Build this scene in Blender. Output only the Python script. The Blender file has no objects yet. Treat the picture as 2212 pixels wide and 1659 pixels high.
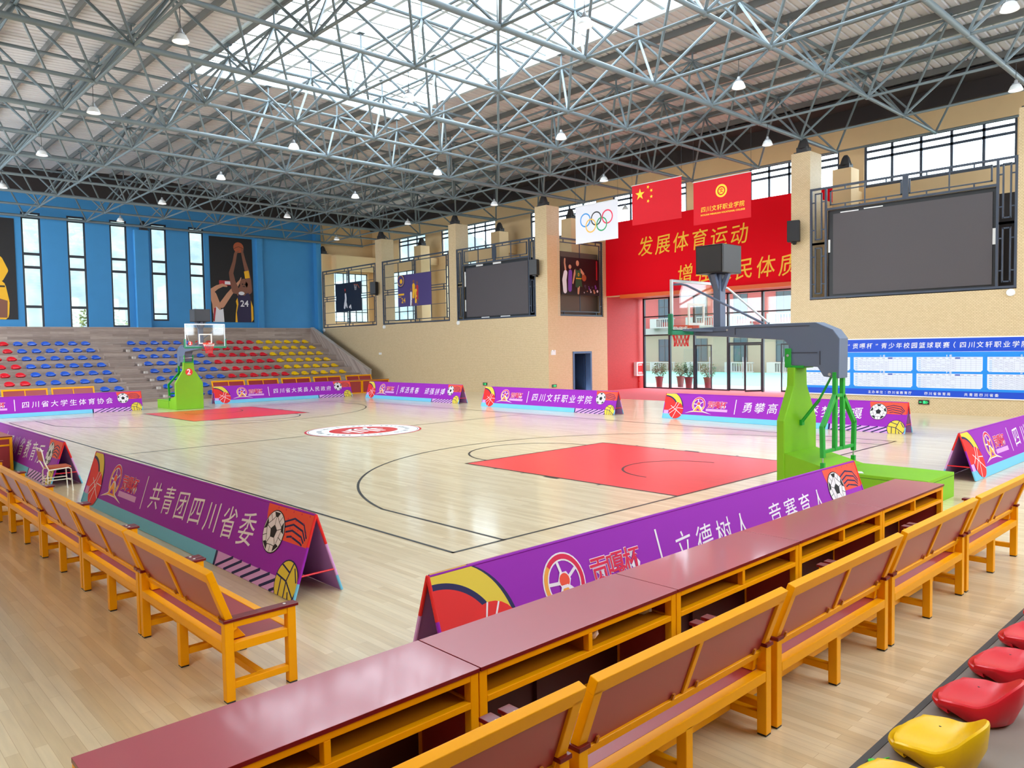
import bpy, math, random
from mathutils import Vector, Matrix
random.seed(7)
sc = bpy.context.scene
COL = sc.collection
PI = math.pi

# ---------------------------------------------------------------- camera
CAM = Vector((21.7208, -13.6535, 2.6599))
YAW, PITCH, ROLL, FPX = 2.38700, -0.04797, -0.01708, 1650.77
_f = Vector((math.cos(PITCH)*math.cos(YAW), math.cos(PITCH)*math.sin(YAW), math.sin(PITCH)))
_r = Vector((math.sin(YAW), -math.cos(YAW), 0)); _u = _r.cross(_f)
_r2 = _r*math.cos(ROLL)+_u*math.sin(ROLL); _u2 = -_r*math.sin(ROLL)+_u*math.cos(ROLL)
cd = bpy.data.cameras.new('camera'); cam = bpy.data.objects.new('camera', cd); COL.objects.link(cam)
cd.sensor_width = 36; cd.lens = 36*FPX/2212; cd.clip_end = 500; cd.clip_start = .05
M = Matrix((_r2, _u2, -_f)).transposed().to_4x4(); M.translation = CAM
cam.matrix_world = M
sc.camera = cam

# ---------------------------------------------------------------- world, exposure, daylight portals
SKY = 6.4
w = bpy.data.worlds.new('sky'); sc.world = w; w.use_nodes = True
bg = w.node_tree.nodes['Background']; bg.inputs[0].default_value = (.84, .93, 1, 1); bg.inputs[1].default_value = SKY
sc.view_settings.view_transform = 'Standard'; sc.view_settings.look = 'None'
sc.view_settings.gamma = 1; sc.view_settings.use_curve_mapping = False
sc.view_settings.exposure = 0.5
cy = sc.cycles
cy.max_bounces = 7; cy.diffuse_bounces = 4; cy.glossy_bounces = 3; cy.transmission_bounces = 4; cy.transparent_max_bounces = 10
cy.caustics_reflective = False; cy.caustics_refractive = False
cy.use_denoising = True; cy.use_adaptive_sampling = True; cy.adaptive_threshold = .03
cy.sample_clamp_indirect = 6

def portal(name, loc, direction, sx, sy):
    l = bpy.data.lights.new(name, 'AREA'); l.shape = 'RECTANGLE'; l.size = sx; l.size_y = sy
    l.cycles.is_portal = True
    o = bpy.data.objects.new(name, l); COL.objects.link(o); o.location = loc
    o.rotation_euler = Vector(direction).to_track_quat('-Z', 'Y').to_euler()
    return o
portal('near_corner_portal', (19, -15.25, 7.7), (0, 1, 0), 5, 5)
portal('skylight_portal', (2.7, 3.4, 14.6), (0, 0, -1), 26, 11)
portal('end_wall_portal', (24.6, 5.8, 7.2), (-1, 0, 0), 6, 29)
portal('near_wall_portal', (-18, -15.25, 7.4), (0, 1, 0), 27, 7.6)
portal('gallery_portal', (-5, 21.9, 8.0), (0, -1, 0), 58, 7)
portal('entrance_portal', (-.4, 24.9, 2.8), (0, -1, 0), 14, 5.6)
portal('blue_wall_portal', (-32.5, 2.2, 7.6), (1, 0, 0), 7.6, 12)

# ---------------------------------------------------------------- helpers
def lin(c):
    c = c/255
    return c/12.92 if c <= .04045 else ((c+.055)/1.055)**2.4
def rgb(r, g, b): return (lin(r), lin(g), lin(b), 1)
MATS = {}
def mat(name, col, rough=.5, metal=0, spec=.5, emit=0, noise=0, nscale=6, coat=0):
    if name in MATS: return MATS[name]
    m = bpy.data.materials.new(name); m.use_nodes = True; MATS[name] = m
    nt = m.node_tree; b = nt.nodes['Principled BSDF']
    b.inputs['Base Color'].default_value = col; b.inputs['Roughness'].default_value = rough
    b.inputs['Metallic'].default_value = metal; b.inputs['Specular IOR Level'].default_value = spec
    if coat: b.inputs['Coat Weight'].default_value = coat; b.inputs['Coat Roughness'].default_value = .08
    if emit:
        b.inputs['Emission Color'].default_value = col; b.inputs['Emission Strength'].default_value = emit
    if noise:
        tc = nt.nodes.new('ShaderNodeTexCoord'); n = nt.nodes.new('ShaderNodeTexNoise')
        n.inputs['Scale'].default_value = nscale; n.inputs['Detail'].default_value = 4
        mr = nt.nodes.new('ShaderNodeMapRange'); mr.inputs['To Min'].default_value = 1-noise; mr.inputs['To Max'].default_value = 1+noise
        mx = nt.nodes.new('ShaderNodeMix'); mx.data_type = 'RGBA'; mx.blend_type = 'MULTIPLY'; mx.inputs[0].default_value = 1
        mx.inputs[6].default_value = col
        nt.links.new(tc.outputs['Object'], n.inputs['Vector']); nt.links.new(n.outputs[0], mr.inputs[0])
        cc = nt.nodes.new('ShaderNodeCombineColor')
        for i in range(3): nt.links.new(mr.outputs[0], cc.inputs[i])
        nt.links.new(cc.outputs[0], mx.inputs[7]); nt.links.new(mx.outputs[2], b.inputs['Base Color'])
    return m

def brick_mat(name, c1, c2, mortar, bw, bh, axes, msize=.004, rough=.5, spec=.5, grain=0, offset=.5, bumpless=True, coat=0):
    """Brick / plank pattern; axes = (u,v) strings built from world x,y,z e.g. ('x','z')"""
    m = bpy.data.materials.new(name); m.use_nodes = True; MATS[name] = m
    nt = m.node_tree; b = nt.nodes['Principled BSDF']; N = nt.nodes.new; L = nt.links.new
    b.inputs['Roughness'].default_value = rough; b.inputs['Specular IOR Level'].default_value = spec
    if coat: b.inputs['Coat Weight'].default_value = coat; b.inputs['Coat Roughness'].default_value = .12
    tc = N('ShaderNodeTexCoord'); sp = N('ShaderNodeSeparateXYZ'); L(tc.outputs['Object'], sp.inputs[0])
    cb = N('ShaderNodeCombineXYZ')
    for i, a in enumerate(axes):
        if len(a) == 1: L(sp.outputs['xyz'.index(a)], cb.inputs[i])
        else:
            ad = N('ShaderNodeMath'); ad.operation = 'ADD'
            L(sp.outputs['xyz'.index(a[0])], ad.inputs[0]); L(sp.outputs['xyz'.index(a[1])], ad.inputs[1]); L(ad.outputs[0], cb.inputs[i])
    br = N('ShaderNodeTexBrick'); L(cb.outputs[0], br.inputs['Vector'])
    br.inputs['Color1'].default_value = c1; br.inputs['Color2'].default_value = c2; br.inputs['Mortar'].default_value = mortar
    br.inputs['Scale'].default_value = 1; br.inputs['Mortar Size'].default_value = msize; br.inputs['Mortar Smooth'].default_value = .1
    br.inputs['Brick Width'].default_value = bw; br.inputs['Row Height'].default_value = bh; br.offset = offset
    out = br.outputs['Color']
    if grain:
        mp = N('ShaderNodeMapping'); mp.inputs['Scale'].default_value = (1.2, 14, 1); L(cb.outputs[0], mp.inputs[0])
        n = N('ShaderNodeTexNoise'); n.inputs['Scale'].default_value = 1.6; n.inputs['Detail'].default_value = 6; L(mp.outputs[0], n.inputs['Vector'])
        mr = N('ShaderNodeMapRange'); mr.inputs['From Min'].default_value = .25; mr.inputs['From Max'].default_value = .75
        mr.inputs['To Min'].default_value = 1-grain; mr.inputs['To Max'].default_value = 1+grain*.6; L(n.outputs[0], mr.inputs[0])
        cc = N('ShaderNodeCombineColor')
        for i in range(3): L(mr.outputs[0], cc.inputs[i])
        mx = N('ShaderNodeMix'); mx.data_type = 'RGBA'; mx.blend_type = 'MULTIPLY'; mx.inputs[0].default_value = 1
        L(out, mx.inputs[6]); L(cc.outputs[0], mx.inputs[7]); out = mx.outputs[2]
    L(out, b.inputs['Base Color'])
    return m

def glass_mat(name, tint=(1, 1, 1, 1), gloss=.08, dif=0):
    m = bpy.data.materials.new(name); m.use_nodes = True; MATS[name] = m
    nt = m.node_tree; nt.nodes.clear(); N = nt.nodes.new; L = nt.links.new
    o = N('ShaderNodeOutputMaterial'); t = N('ShaderNodeBsdfTransparent'); t.inputs[0].default_value = tint
    g = N('ShaderNodeBsdfGlossy'); g.inputs['Roughness'].default_value = .03
    mx = N('ShaderNodeMixShader'); mx.inputs[0].default_value = gloss; L(t.outputs[0], mx.inputs[1]); L(g.outputs[0], mx.inputs[2])
    out = mx
    if dif:
        tr = N('ShaderNodeBsdfTranslucent'); tr.inputs[0].default_value = (.95, .98, 1, 1)
        m2 = N('ShaderNodeMixShader'); m2.inputs[0].default_value = dif; L(mx.outputs[0], m2.inputs[1]); L(tr.outputs[0], m2.inputs[2]); out = m2
    L(out.outputs[0], o.inputs[0])
    return m

class MB:
    def __init__(s): s.v = []; s.f = []; s.m = []; s.sm = []
    def face(s, pts, m=0, smooth=False):
        b = len(s.v); s.v += [tuple(p) for p in pts]; s.f.append(tuple(range(b, b+len(pts)))); s.m.append(m); s.sm.append(smooth); return s
    def mesh(s, vs, fs, m=0, smooth=False):
        b = len(s.v); s.v += [tuple(p) for p in vs]
        for f in fs: s.f.append(tuple(b+i for i in f)); s.m.append(m); s.sm.append(smooth)
        return s
    def box(s, x0, x1, y0, y1, z0, z1, m=0):
        x0, x1 = min(x0, x1), max(x0, x1); y0, y1 = min(y0, y1), max(y0, y1); z0, z1 = min(z0, z1), max(z0, z1)
        v = [(x, y, z) for z in (z0, z1) for y in (y0, y1) for x in (x0, x1)]
        return s.mesh(v, [(0, 2, 3, 1), (4, 5, 7, 6), (0, 1, 5, 4), (2, 6, 7, 3), (0, 4, 6, 2), (1, 3, 7, 5)], m)
    def bar(s, p, q, w, h, up=(0, 0, 1), m=0):
        p = Vector(p); q = Vector(q); d = (q-p).normalized(); u = Vector(up); r = d.cross(u)
        if r.length < 1e-4: r = d.cross(Vector((0, 1, 0)))
        r.normalize(); u = r.cross(d).normalized(); r = r*w/2; u = u*h/2
        v = [p-r-u, p+r-u, p+r+u, p-r+u, q-r-u, q+r-u, q+r+u, q-r+u]
        return s.mesh(v, [(0, 1, 2, 3), (7, 6, 5, 4), (0, 4, 5, 1), (1, 5, 6, 2), (2, 6, 7, 3), (3, 7, 4, 0)], m)
    def tube(s, p, q, r, n=8, m=0, r2=None, caps=True):
        p = Vector(p); q = Vector(q); d = (q-p).normalized()
        a = d.orthogonal().normalized(); b = d.cross(a); r2 = r if r2 is None else r2
        v = [p+(a*math.cos(2*PI*i/n)+b*math.sin(2*PI*i/n))*r for i in range(n)]+[q+(a*math.cos(2*PI*i/n)+b*math.sin(2*PI*i/n))*r2 for i in range(n)]
        s.mesh(v, [(i, (i+1) % n, n+(i+1) % n, n+i) for i in range(n)], m, True)
        if caps: s.face(v[:n][::-1], m); s.face(v[n:], m)
        return s
    def path(s, pts, r, n=6, m=0, closed=False):
        pts = [Vector(p) for p in pts]; k = len(pts); rings = []
        for i, p in enumerate(pts):
            if closed: d = pts[(i+1) % k]-pts[i-1]
            else: d = pts[min(i+1, k-1)]-pts[max(i-1, 0)]
            d.normalize(); a = d.cross(Vector((0, 0, 1)))
            if a.length < .05: a = d.cross(Vector((1, 0, 0)))
            a.normalize(); b = d.cross(a)
            rings.append([p+(a*math.cos(2*PI*j/n)+b*math.sin(2*PI*j/n))*r for j in range(n)])
        v = [x for rr in rings for x in rr]; fs = []
        for i in range(k if closed else k-1):
            i2 = (i+1) % k
            for j in range(n): fs.append((i*n+j, i*n+(j+1) % n, i2*n+(j+1) % n, i2*n+j))
        return s.mesh(v, fs, m, True)
    def lathe(s, prof, c, n=20, m=0):
        v = []; k = len(prof)
        for i in range(n):
            a = 2*PI*i/n
            for r, z in prof: v.append((c[0]+r*math.cos(a), c[1]+r*math.sin(a), c[2]+z))
        fs = [(i*k+j, ((i+1) % n)*k+j, ((i+1) % n)*k+j+1, i*k+j+1) for i in range(n) for j in range(k-1)]
        return s.mesh(v, fs, m, True)
    def prism(s, pts, d, m=0):
        """pts: planar 3D polygon, d: extrusion vector"""
        d = Vector(d); a = [Vector(p) for p in pts]; b = [p+d for p in a]; n = len(a)
        s.face(a[::-1], m); s.face(b, m)
        for i in range(n): s.face([a[i], a[(i+1) % n], b[(i+1) % n], b[i]], m)
        return s
    def sphere(s, c, r, n=10, k=6, m=0, sz=None):
        prof = [(r*math.sin(PI*i/k), -(sz or r)*math.cos(PI*i/k)) for i in range(k+1)]
        return s.lathe(prof, c, n, m)
    def build(s, name, mats, parent=None, bevel=0):
        me = bpy.data.meshes.new(name); me.from_pydata(s.v, [], s.f)
        for mm in (mats if isinstance(mats, (list, tuple)) else [mats]): me.materials.append(mm)
        me.polygons.foreach_set('material_index', s.m); me.polygons.foreach_set('use_smooth', s.sm)
        me.validate(); me.update()
        if bevel or any(s.sm):
            import bmesh
            bm = bmesh.new(); bm.from_mesh(me); bmesh.ops.remove_doubles(bm, verts=bm.verts, dist=1e-5)
            bmesh.ops.recalc_face_normals(bm, faces=bm.faces); bm.to_mesh(me); bm.free()
        o = bpy.data.objects.new(name, me); COL.objects.link(o)
        if parent: o.parent = parent
        if bevel:
            b = o.modifiers.new('bevel', 'BEVEL'); b.width = bevel; b.segments = 2; b.limit_method = 'ANGLE'; b.angle_limit = .7
        if any(s.sm):
            try:
                me.set_sharp_from_angle(angle=.7)
            except Exception: pass
        return o

def tag(o, label=None, cat=None, group=None, kind=None):
    if label: o['label'] = label
    if cat: o['category'] = cat
    if group: o['group'] = group
    if kind: o['kind'] = kind
    return o
def thing(name, label, cat, loc=(0, 0, 0), rz=0, group=None):
    o = bpy.data.objects.new(name, None); COL.objects.link(o); o.location = loc; o.rotation_euler = (0, 0, rz); o.empty_display_size = .2
    return tag(o, label, cat, group)
def copy_tree(o, parent=None):
    c = o.copy(); COL.objects.link(c)
    if parent: c.parent = parent
    for ch in list(o.children): copy_tree(ch, c)
    return c
def struct(name, mb, m, label, cat, parent=None):
    o = mb.build(name, m, parent)
    if not parent: tag(o, label, cat, None, 'structure')
    return o
ORD = ['first', 'second', 'third', 'fourth', 'fifth', 'sixth', 'seventh', 'eighth', 'ninth', 'tenth', 'eleventh', 'twelfth', 'thirteenth', 'fourteenth', 'fifteenth', 'sixteenth', 'seventeenth', 'eighteenth']

def clip_rect(pts, x0, y0, x1, y1):
    def cl(p, ins, cut):
        out = []
        for i in range(len(p)):
            a, b = p[i-1], p[i]
            if ins(b):
                if not ins(a): out.append(cut(a, b))
                out.append(b)
            elif ins(a): out.append(cut(a, b))
        return out
    def cx(x): return lambda a, b: (x, a[1]+(b[1]-a[1])*(x-a[0])/(b[0]-a[0]))
    def cyy(y): return lambda a, b: (a[0]+(b[0]-a[0])*(y-a[1])/(b[1]-a[1]), y)
    for ins, cut in ((lambda p: p[0] >= x0, cx(x0)), (lambda p: p[0] <= x1, cx(x1)), (lambda p: p[1] >= y0, cyy(y0)), (lambda p: p[1] <= y1, cyy(y1))):
        if len(pts) < 3: return []
        pts = cl(pts, ins, cut)
    return pts

_TXT = {}
def glyph(ch, bold=0):
    if (ch, bold) in _TXT: return _TXT[(ch, bold)]
    cu = bpy.data.curves.new('glyph', 'FONT'); cu.body = ch; cu.size = 1; cu.offset = bold; cu.resolution_u = 3
    o = bpy.data.objects.new('glyph', cu); COL.objects.link(o)
    me = o.to_mesh(); v = [(p.co.x, p.co.y) for p in me.vertices]; f = [tuple(p.vertices) for p in me.polygons]
    o.to_mesh_clear(); bpy.data.objects.remove(o); bpy.data.curves.remove(cu)
    _TXT[(ch, bold)] = (v, f); return v, f

class Art:
    """flat printed picture: coloured shapes in layers a millimetre or two apart, on a real panel"""
    def __init__(s, W, H, step=.0016): s.W, s.H, s.step = W, H, step; s.items = []; s.mats = []; s.layer = 1
    def mi(s, m):
        if m not in s.mats: s.mats.append(m)
        return s.mats.index(m)
    def up(s): s.layer += 1; return s
    def poly(s, pts, m, clip=True, flip=True):
        if clip: pts = clip_rect(list(pts), 0, 0, s.W, s.H)
        if len(pts) < 3: return s
        ar = sum(pts[i-1][0]*pts[i][1]-pts[i][0]*pts[i-1][1] for i in range(len(pts)))
        if ar < 0: pts = pts[::-1]
        s.items.append((list(pts), [tuple(range(len(pts)))], s.mi(m), s.layer)); return s
    def rect(s, x0, y0, x1, y1, m): return s.poly([(x0, y0), (x1, y0), (x1, y1), (x0, y1)], m)
    def disc(s, x, y, rx, m, ry=None, n=28, a0=0, a1=2*PI):
        ry = ry or rx
        p = [(x+rx*math.cos(a0+(a1-a0)*i/n), y+ry*math.sin(a0+(a1-a0)*i/n)) for i in range(n+(a1-a0 < 6.2))]
        if a1-a0 < 6.2: p.append((x, y))
        return s.poly(p, m)
    def ring(s, x, y, r, wd, m, n=40, a0=0, a1=2*PI, ry=None):
        k = (ry or r)/r
        for i in range(n):
            b, c = a0+(a1-a0)*i/n, a0+(a1-a0)*(i+1)/n
            s.poly([(x+q*math.cos(t), y+q*k*math.sin(t)) for q, t in ((r-wd/2, b), (r+wd/2, b), (r+wd/2, c), (r-wd/2, c))], m)
        return s
    def line(s, pts, wd, m, w1=None):
        k = len(pts)-1; w1 = wd if w1 is None else w1; left = []; right = []
        for i, p in enumerate(pts):
            a = pts[max(i-1, 0)]; b = pts[min(i+1, k)]; dx, dy = b[0]-a[0], b[1]-a[1]; l = math.hypot(dx, dy) or 1
            h = (wd+(w1-wd)*i/k)/2; left.append((p[0]-dy/l*h, p[1]+dx/l*h)); right.append((p[0]+dy/l*h, p[1]-dx/l*h))
        for i in range(k): s.poly([left[i], right[i], right[i+1], left[i+1]], m)
        return s
    def limb(s, pts, m):
        """tapered limb: (x,y,width) joints, round ends"""
        l0 = s.layer
        for (x0, y0, w0), (x1, y1, w1) in zip(pts, pts[1:]): s.line([(x0, y0), (x1, y1)], w0, m, w1); s.layer += .09
        for x, y, wd in pts: s.disc(x, y, wd/2, m, n=12); s.layer += .06
        s.layer = l0
        return s
    def chars(s, text, x0, x1, y, size, m, bold=0, shear=.07, rise=.07, sx=1, pitch=None):
        """glyphs spread evenly between x0 and x1, their middle line at y"""
        n = len(text)
        for i, ch in enumerate(text):
            if ch == ' ': continue
            cx = x0+(x1-x0)*(i+.5)/n
            v, f = glyph(ch, bold)
            if not v: continue
            mx = (min(p[0] for p in v)+max(p[0] for p in v))/2; my = .33
            q = []
            for a, b in v:
                a, b = (a-mx)*size*sx, (b-my)*size
                q.append((cx+a+b*shear, y+b+a*rise))
            if all(0 <= p[0] <= s.W and 0 <= p[1] <= s.H for p in q): s.items.append((q, f, s.mi(m), s.layer))
        return s
    def text(s, text, x, y, size, m, bold=0, width=None):
        v, f = glyph(text, bold); w0 = max(p[0] for p in v); k = size if width is None else width/w0
        s.items.append(([(x+a*k, y+b*size) for a, b in v], f, s.mi(m), s.layer)); return s
    def build(s, name, fn, parent=None, thick=0, base=None, edge=None):
        """fn maps (x, y, height above panel) to 3D"""
        mb = MB(); mats = list(s.mats)
        for pts, fs, mi, ly in s.items: mb.mesh([fn(p[0], p[1], ly*s.step) for p in pts], fs, mi)
        if base is not None:
            mats.append(base); b = len(mats)-1
            v = [fn(x, y, z) for z in (-thick, 0) for x, y in ((0, 0), (s.W, 0), (s.W, s.H), (0, s.H))]
            mb.mesh(v, [(3, 2, 1, 0), (4, 5, 6, 7), (0, 1, 5, 4), (1, 2, 6, 5), (2, 3, 7, 6), (3, 0, 4, 7)], b)
        return mb.build(name, mats, parent)

def flagcloth(name, col, tl=.35):
    m = bpy.data.materials.new(name); m.use_nodes = True; nt = m.node_tree; b = nt.nodes['Principled BSDF']
    b.inputs['Base Color'].default_value = col; b.inputs['Roughness'].default_value = .7
    tr = nt.nodes.new('ShaderNodeBsdfTranslucent'); tr.inputs[0].default_value = col; mx = nt.nodes.new('ShaderNodeMixShader'); mx.inputs[0].default_value = tl
    nt.links.new(b.outputs[0], mx.inputs[1]); nt.links.new(tr.outputs[0], mx.inputs[2]); nt.links.new(mx.outputs[0], nt.nodes['Material Output'].inputs[0]); return m

# ================================================================ materials of the building
YEL = rgb(226, 194, 132)
M_tile_xz = brick_mat('yellow_mosaic_facing_court', rgb(224, 201, 162), rgb(216, 192, 152), rgb(160, 134, 98), .10, .05, ('xy', 'z'), .0035, .45, .4)
M_tile_yz = brick_mat('yellow_mosaic_side', rgb(228, 194, 150), rgb(222, 186, 140), rgb(190, 154, 112), .10, .05, ('y', 'z'), .003, .45, .4)
M_plaster = mat('yellow_plaster', rgb(228, 196, 148), .7, noise=.03, nscale=3)
M_cream = mat('cream_plaster', rgb(225, 205, 170), .8)
M_red = brick_mat('red_painted_mosaic', rgb(200, 54, 54), rgb(192, 48, 50), rgb(180, 48, 48), .10, .05, ('y', 'z'), .003, .5, .4)
M_redflat = mat('red_plaster', rgb(205, 52, 50), .6)
M_blue = mat('blue_wall_paint', rgb(62, 142, 200), .65, noise=.05, nscale=1.5)
M_bluel = mat('pale_blue_paint', rgb(60, 130, 180), .6)
M_floor = brick_mat('maple_sports_floor', rgb(241, 224, 188), rgb(222, 200, 158), rgb(206, 180, 138), 1.25, .085, ('x', 'y'), .0015, .3, .5, coat=.6, grain=.10, offset=.37)
M_stand = brick_mat('grey_wood_vinyl', rgb(186, 168, 158), rgb(152, 134, 126), rgb(128, 112, 104), 2.2, .16, ('y', 'xz'), .002, .6, .3, grain=.22, offset=.41)
M_concrete = mat('grey_step_vinyl', rgb(150, 138, 130), .6, noise=.08, nscale=5)
M_carpet = mat('red_carpet', rgb(226, 96, 104), .9, noise=.05, nscale=30)
M_black = mat('black_line_paint', rgb(22, 22, 24), .35)
M_key = brick_mat('red_key_paint', rgb(244, 56, 60), rgb(238, 50, 54), rgb(226, 46, 50), 1.25, .085, ('x', 'y'), .0015, .28, .5, offset=.37)
M_white = mat('white_paint', rgb(240, 240, 240), .4)
M_logo = mat('court_logo_red', rgb(206, 34, 44), .3)
M_logogrey = mat('court_logo_ink', rgb(90, 88, 92), .4)
M_steel = mat('grey_blue_truss_paint', rgb(104, 117, 123), .42, spec=.5)
M_roof = mat('roof_sheet', rgb(206, 204, 206), .5, noise=.04, nscale=2)
M_purlin = mat('galvanised_purlin', rgb(108, 110, 110), .45)
M_fascia = mat('dark_eave_board', rgb(52, 46, 46), .8)
M_frame = mat('dark_window_frame', rgb(40, 44, 54), .4)
M_slate = mat('slate_grille_paint', rgb(62, 70, 86), .4)
M_whitefr = mat('white_skylight_bar', rgb(200, 214, 220), .5)
M_glass = glass_mat('window_glass', (.93, .97, .98, 1), .06)
M_skypane = glass_mat('skylight_pane', (.94, .98, 1, 1), .02, .18)
M_slab = mat('gallery_slab', rgb(160, 150, 140), .7)
M_screen = mat('led_screen_face', rgb(78, 72, 76), .5, noise=.08, nscale=60)
M_blackmetal = mat('black_metal', rgb(26, 26, 30), .4)

# ================================================================ floor and court markings
mb = MB(); mb.box(-33, 25, -15.4, 16.4, -.2, 0); mb.box(-32, -7.6, 16.4, 21.7, -.2, -.001); mb.box(6.9, 25, 16.4, 21.7, -.2, -.001); floor = struct('floor', mb, M_floor, 'pale maple plank sports floor of the hall', 'floor')
mb = MB(); mb.box(-7.3, 6.6, 16.4, 26.0, -.2, .012); struct('floor_entrance', mb, M_carpet, 'red carpet floor of the entrance porch', 'floor')
def court(pts, z, m, mbx): mbx.face([(x, y, z) for x, y in pts], m)
def lineseg(mbx, p, q, wd=.05, z=.003):
    p = Vector((p[0], p[1], z)); q = Vector((q[0], q[1], z)); d = (q-p).normalized(); n = Vector((-d.y, d.x, 0))*wd/2; e = d*wd/2
    mbx.face([p-e-n, q+e-n, q+e+n, p-e+n])
def arcl(mbx, cx, cyy, r, a0, a1, wd=.05, z=.003, n=48):
    for i in range(n):
        b, c = a0+(a1-a0)*i/n, a0+(a1-a0)*(i+1)/n
        mbx.face([(cx+q*math.cos(t), cyy+q*math.sin(t), z) for q, t in ((r-wd/2, b), (r+wd/2, b), (r+wd/2, c), (r-wd/2, c))])
mb = MB()
for s in (-1, 1): lineseg(mb, (-14, 7.5*s), (14, 7.5*s)); lineseg(mb, (14*s, -7.5), (14*s, 7.5))
lineseg(mb, (0, -7.5), (0, 7.5))
for s in (-1, 1):
    hx = s*12.425
    for t in (-1, 1): lineseg(mb, (14*s, 6.6*t), (s*11.01, 6.6*t))
    a = math.atan2(6.6, 1.415)
    arcl(mb, hx, 0, 6.75, (PI-a if s > 0 else -a), (PI+a if s > 0 else a), n=72)
    arcl(mb, s*8.2, 0, 1.8, (PI/2 if s > 0 else -PI/2), (3*PI/2 if s > 0 else PI/2), n=40)
    arcl(mb, hx, 0, 1.25, (PI/2 if s > 0 else -PI/2), (3*PI/2 if s > 0 else PI/2), n=30, z=.005)
    for t in (-1, 1):
        lineseg(mb, (14*s, 2.45*t), (8.2*s, 2.45*t), z=.0045)
        for dx, hw in ((1.75, .025), (3.0, .2), (3.85, .025), (4.7, .025)):
            x_ = s*(14-dx); mb.face([(x_-hw, 2.47*t, .003), (x_+hw, 2.47*t, .003), (x_+hw, 2.57*t, .003), (x_-hw, 2.57*t, .003)][::t])
    lineseg(mb, (8.2*s, -2.45), (8.2*s, 2.45), z=.0045)
mb.build('court_line', M_black, floor)
for s in (-1, 1):
    mb = MB(); court([(14*s, -2.45), (8.2*s, -2.45), (8.2*s, 2.45), (14*s, 2.45)][::s], .002, 0, mb); mb.build('painted_key', M_key, floor)
A = Art(4.4, 4.4, .0012)
A.layer = 4; A.disc(2.2, 2.2, 1.9, M_logo, n=64); A.up(); A.disc(2.2, 2.2, 1.83, M_white, n=64); A.up(); A.ring(2.2, 2.2, 1.78, .025, M_logogrey, 64); A.disc(2.2, 2.2, 1.12, M_logo, n=64); A.up()
for i in range(46):
    a = i*2*PI/46
    if i % 6 == 5: continue
    A.line([(2.2+1.36*math.cos(a), 2.2+1.36*math.sin(a)), (2.2+1.52*math.cos(a+.04), 2.2+1.52*math.sin(a+.04))], .06 if i % 3 else .11, M_logogrey)
for (p, q, wd) in (((1.75, 1.55), (1.75, 2.5), .16), ((1.75, 2.5), (2.3, 2.75), .14), ((2.05, 1.75), (2.05, 2.85), .15), ((2.35, 1.5), (2.35, 2.7), .16), ((2.35, 2.2), (2.7, 2.95), .14), ((2.62, 1.6), (2.62, 2.6), .14), ((2.62, 2.6), (2.95, 2.2), .12), ((1.5, 1.9), (1.5, 2.35), .12)):
    A.line([p, q], wd, M_white)
A.build('centre_logo', lambda x, y, z: Vector((-(y-2.2), x-2.2, z)), floor)

# ================================================================ walls with openings
def wall(mbx, axis, c, th, u0, u1, z0, z1, holes=(), m=0):
    """axis 'y': wall at y=c..c+th running along x; axis 'x': wall at x=c..c+th running along y"""
    us = sorted({u0, u1, *[h[0] for h in holes], *[h[1] for h in holes]}); zs = sorted({z0, z1, *[h[2] for h in holes], *[h[3] for h in holes]})
    us = [u for u in us if u0 <= u <= u1]; zs = [z for z in zs if z0 <= z <= z1]
    for i in range(len(us)-1):
        run = None
        for j in range(len(zs)-1):
            um, zm = (us[i]+us[i+1])/2, (zs[j]+zs[j+1])/2
            solid = not any(h[0] < um < h[1] and h[2] < zm < h[3] for h in holes)
            if solid and run is None: run = zs[j]
            if run is not None and (not solid or j == len(zs)-2):
                top = zs[j+1] if solid else zs[j]
                if axis == 'y': mbx.box(us[i], us[i+1], c, c+th, run, top, m)
                else: mbx.box(c, c+th, us[i], us[i+1], run, top, m)
                run = None
WN = [0]
def window(axis, c, u0, u1, z0, z1, vbars, hbars, label, d=.07, w_=.06, frame=M_frame, pane=M_glass, thick=()):
    WN[0] += 1
    mbx = MB()
    def bx(a0, a1, b0, b1):
        if axis == 'y': mbx.box(a0, a1, c-d/2, c+d/2, b0, b1)
        else: mbx.box(c-d/2, c+d/2, a0, a1, b0, b1)
    bx(u0, u0+w_, z0, z1); bx(u1-w_, u1, z0, z1); bx(u0+w_, u1-w_, z0, z0+w_); bx(u0+w_, u1-w_, z1-w_, z1)
    for v in vbars: bx(v-w_/2, v+w_/2, z0+w_, z1-w_)
    for h in hbars:
        hh = .08 if h in thick else w_/2
        bx(u0+w_, u1-w_, h-hh, h+hh)
    o = struct('window_%d' % WN[0], mbx, frame, label, 'window')
    g = MB(); g.box(*((u0+w_/2, u1-w_/2, c-.004, c+.004, z0+w_/2, z1-w_/2) if axis == 'y' else (c-.004, c+.004, u0+w_/2, u1-w_/2, z0+w_/2, z1-w_/2)))
    g.build('pane', pane, o)
    return o

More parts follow.
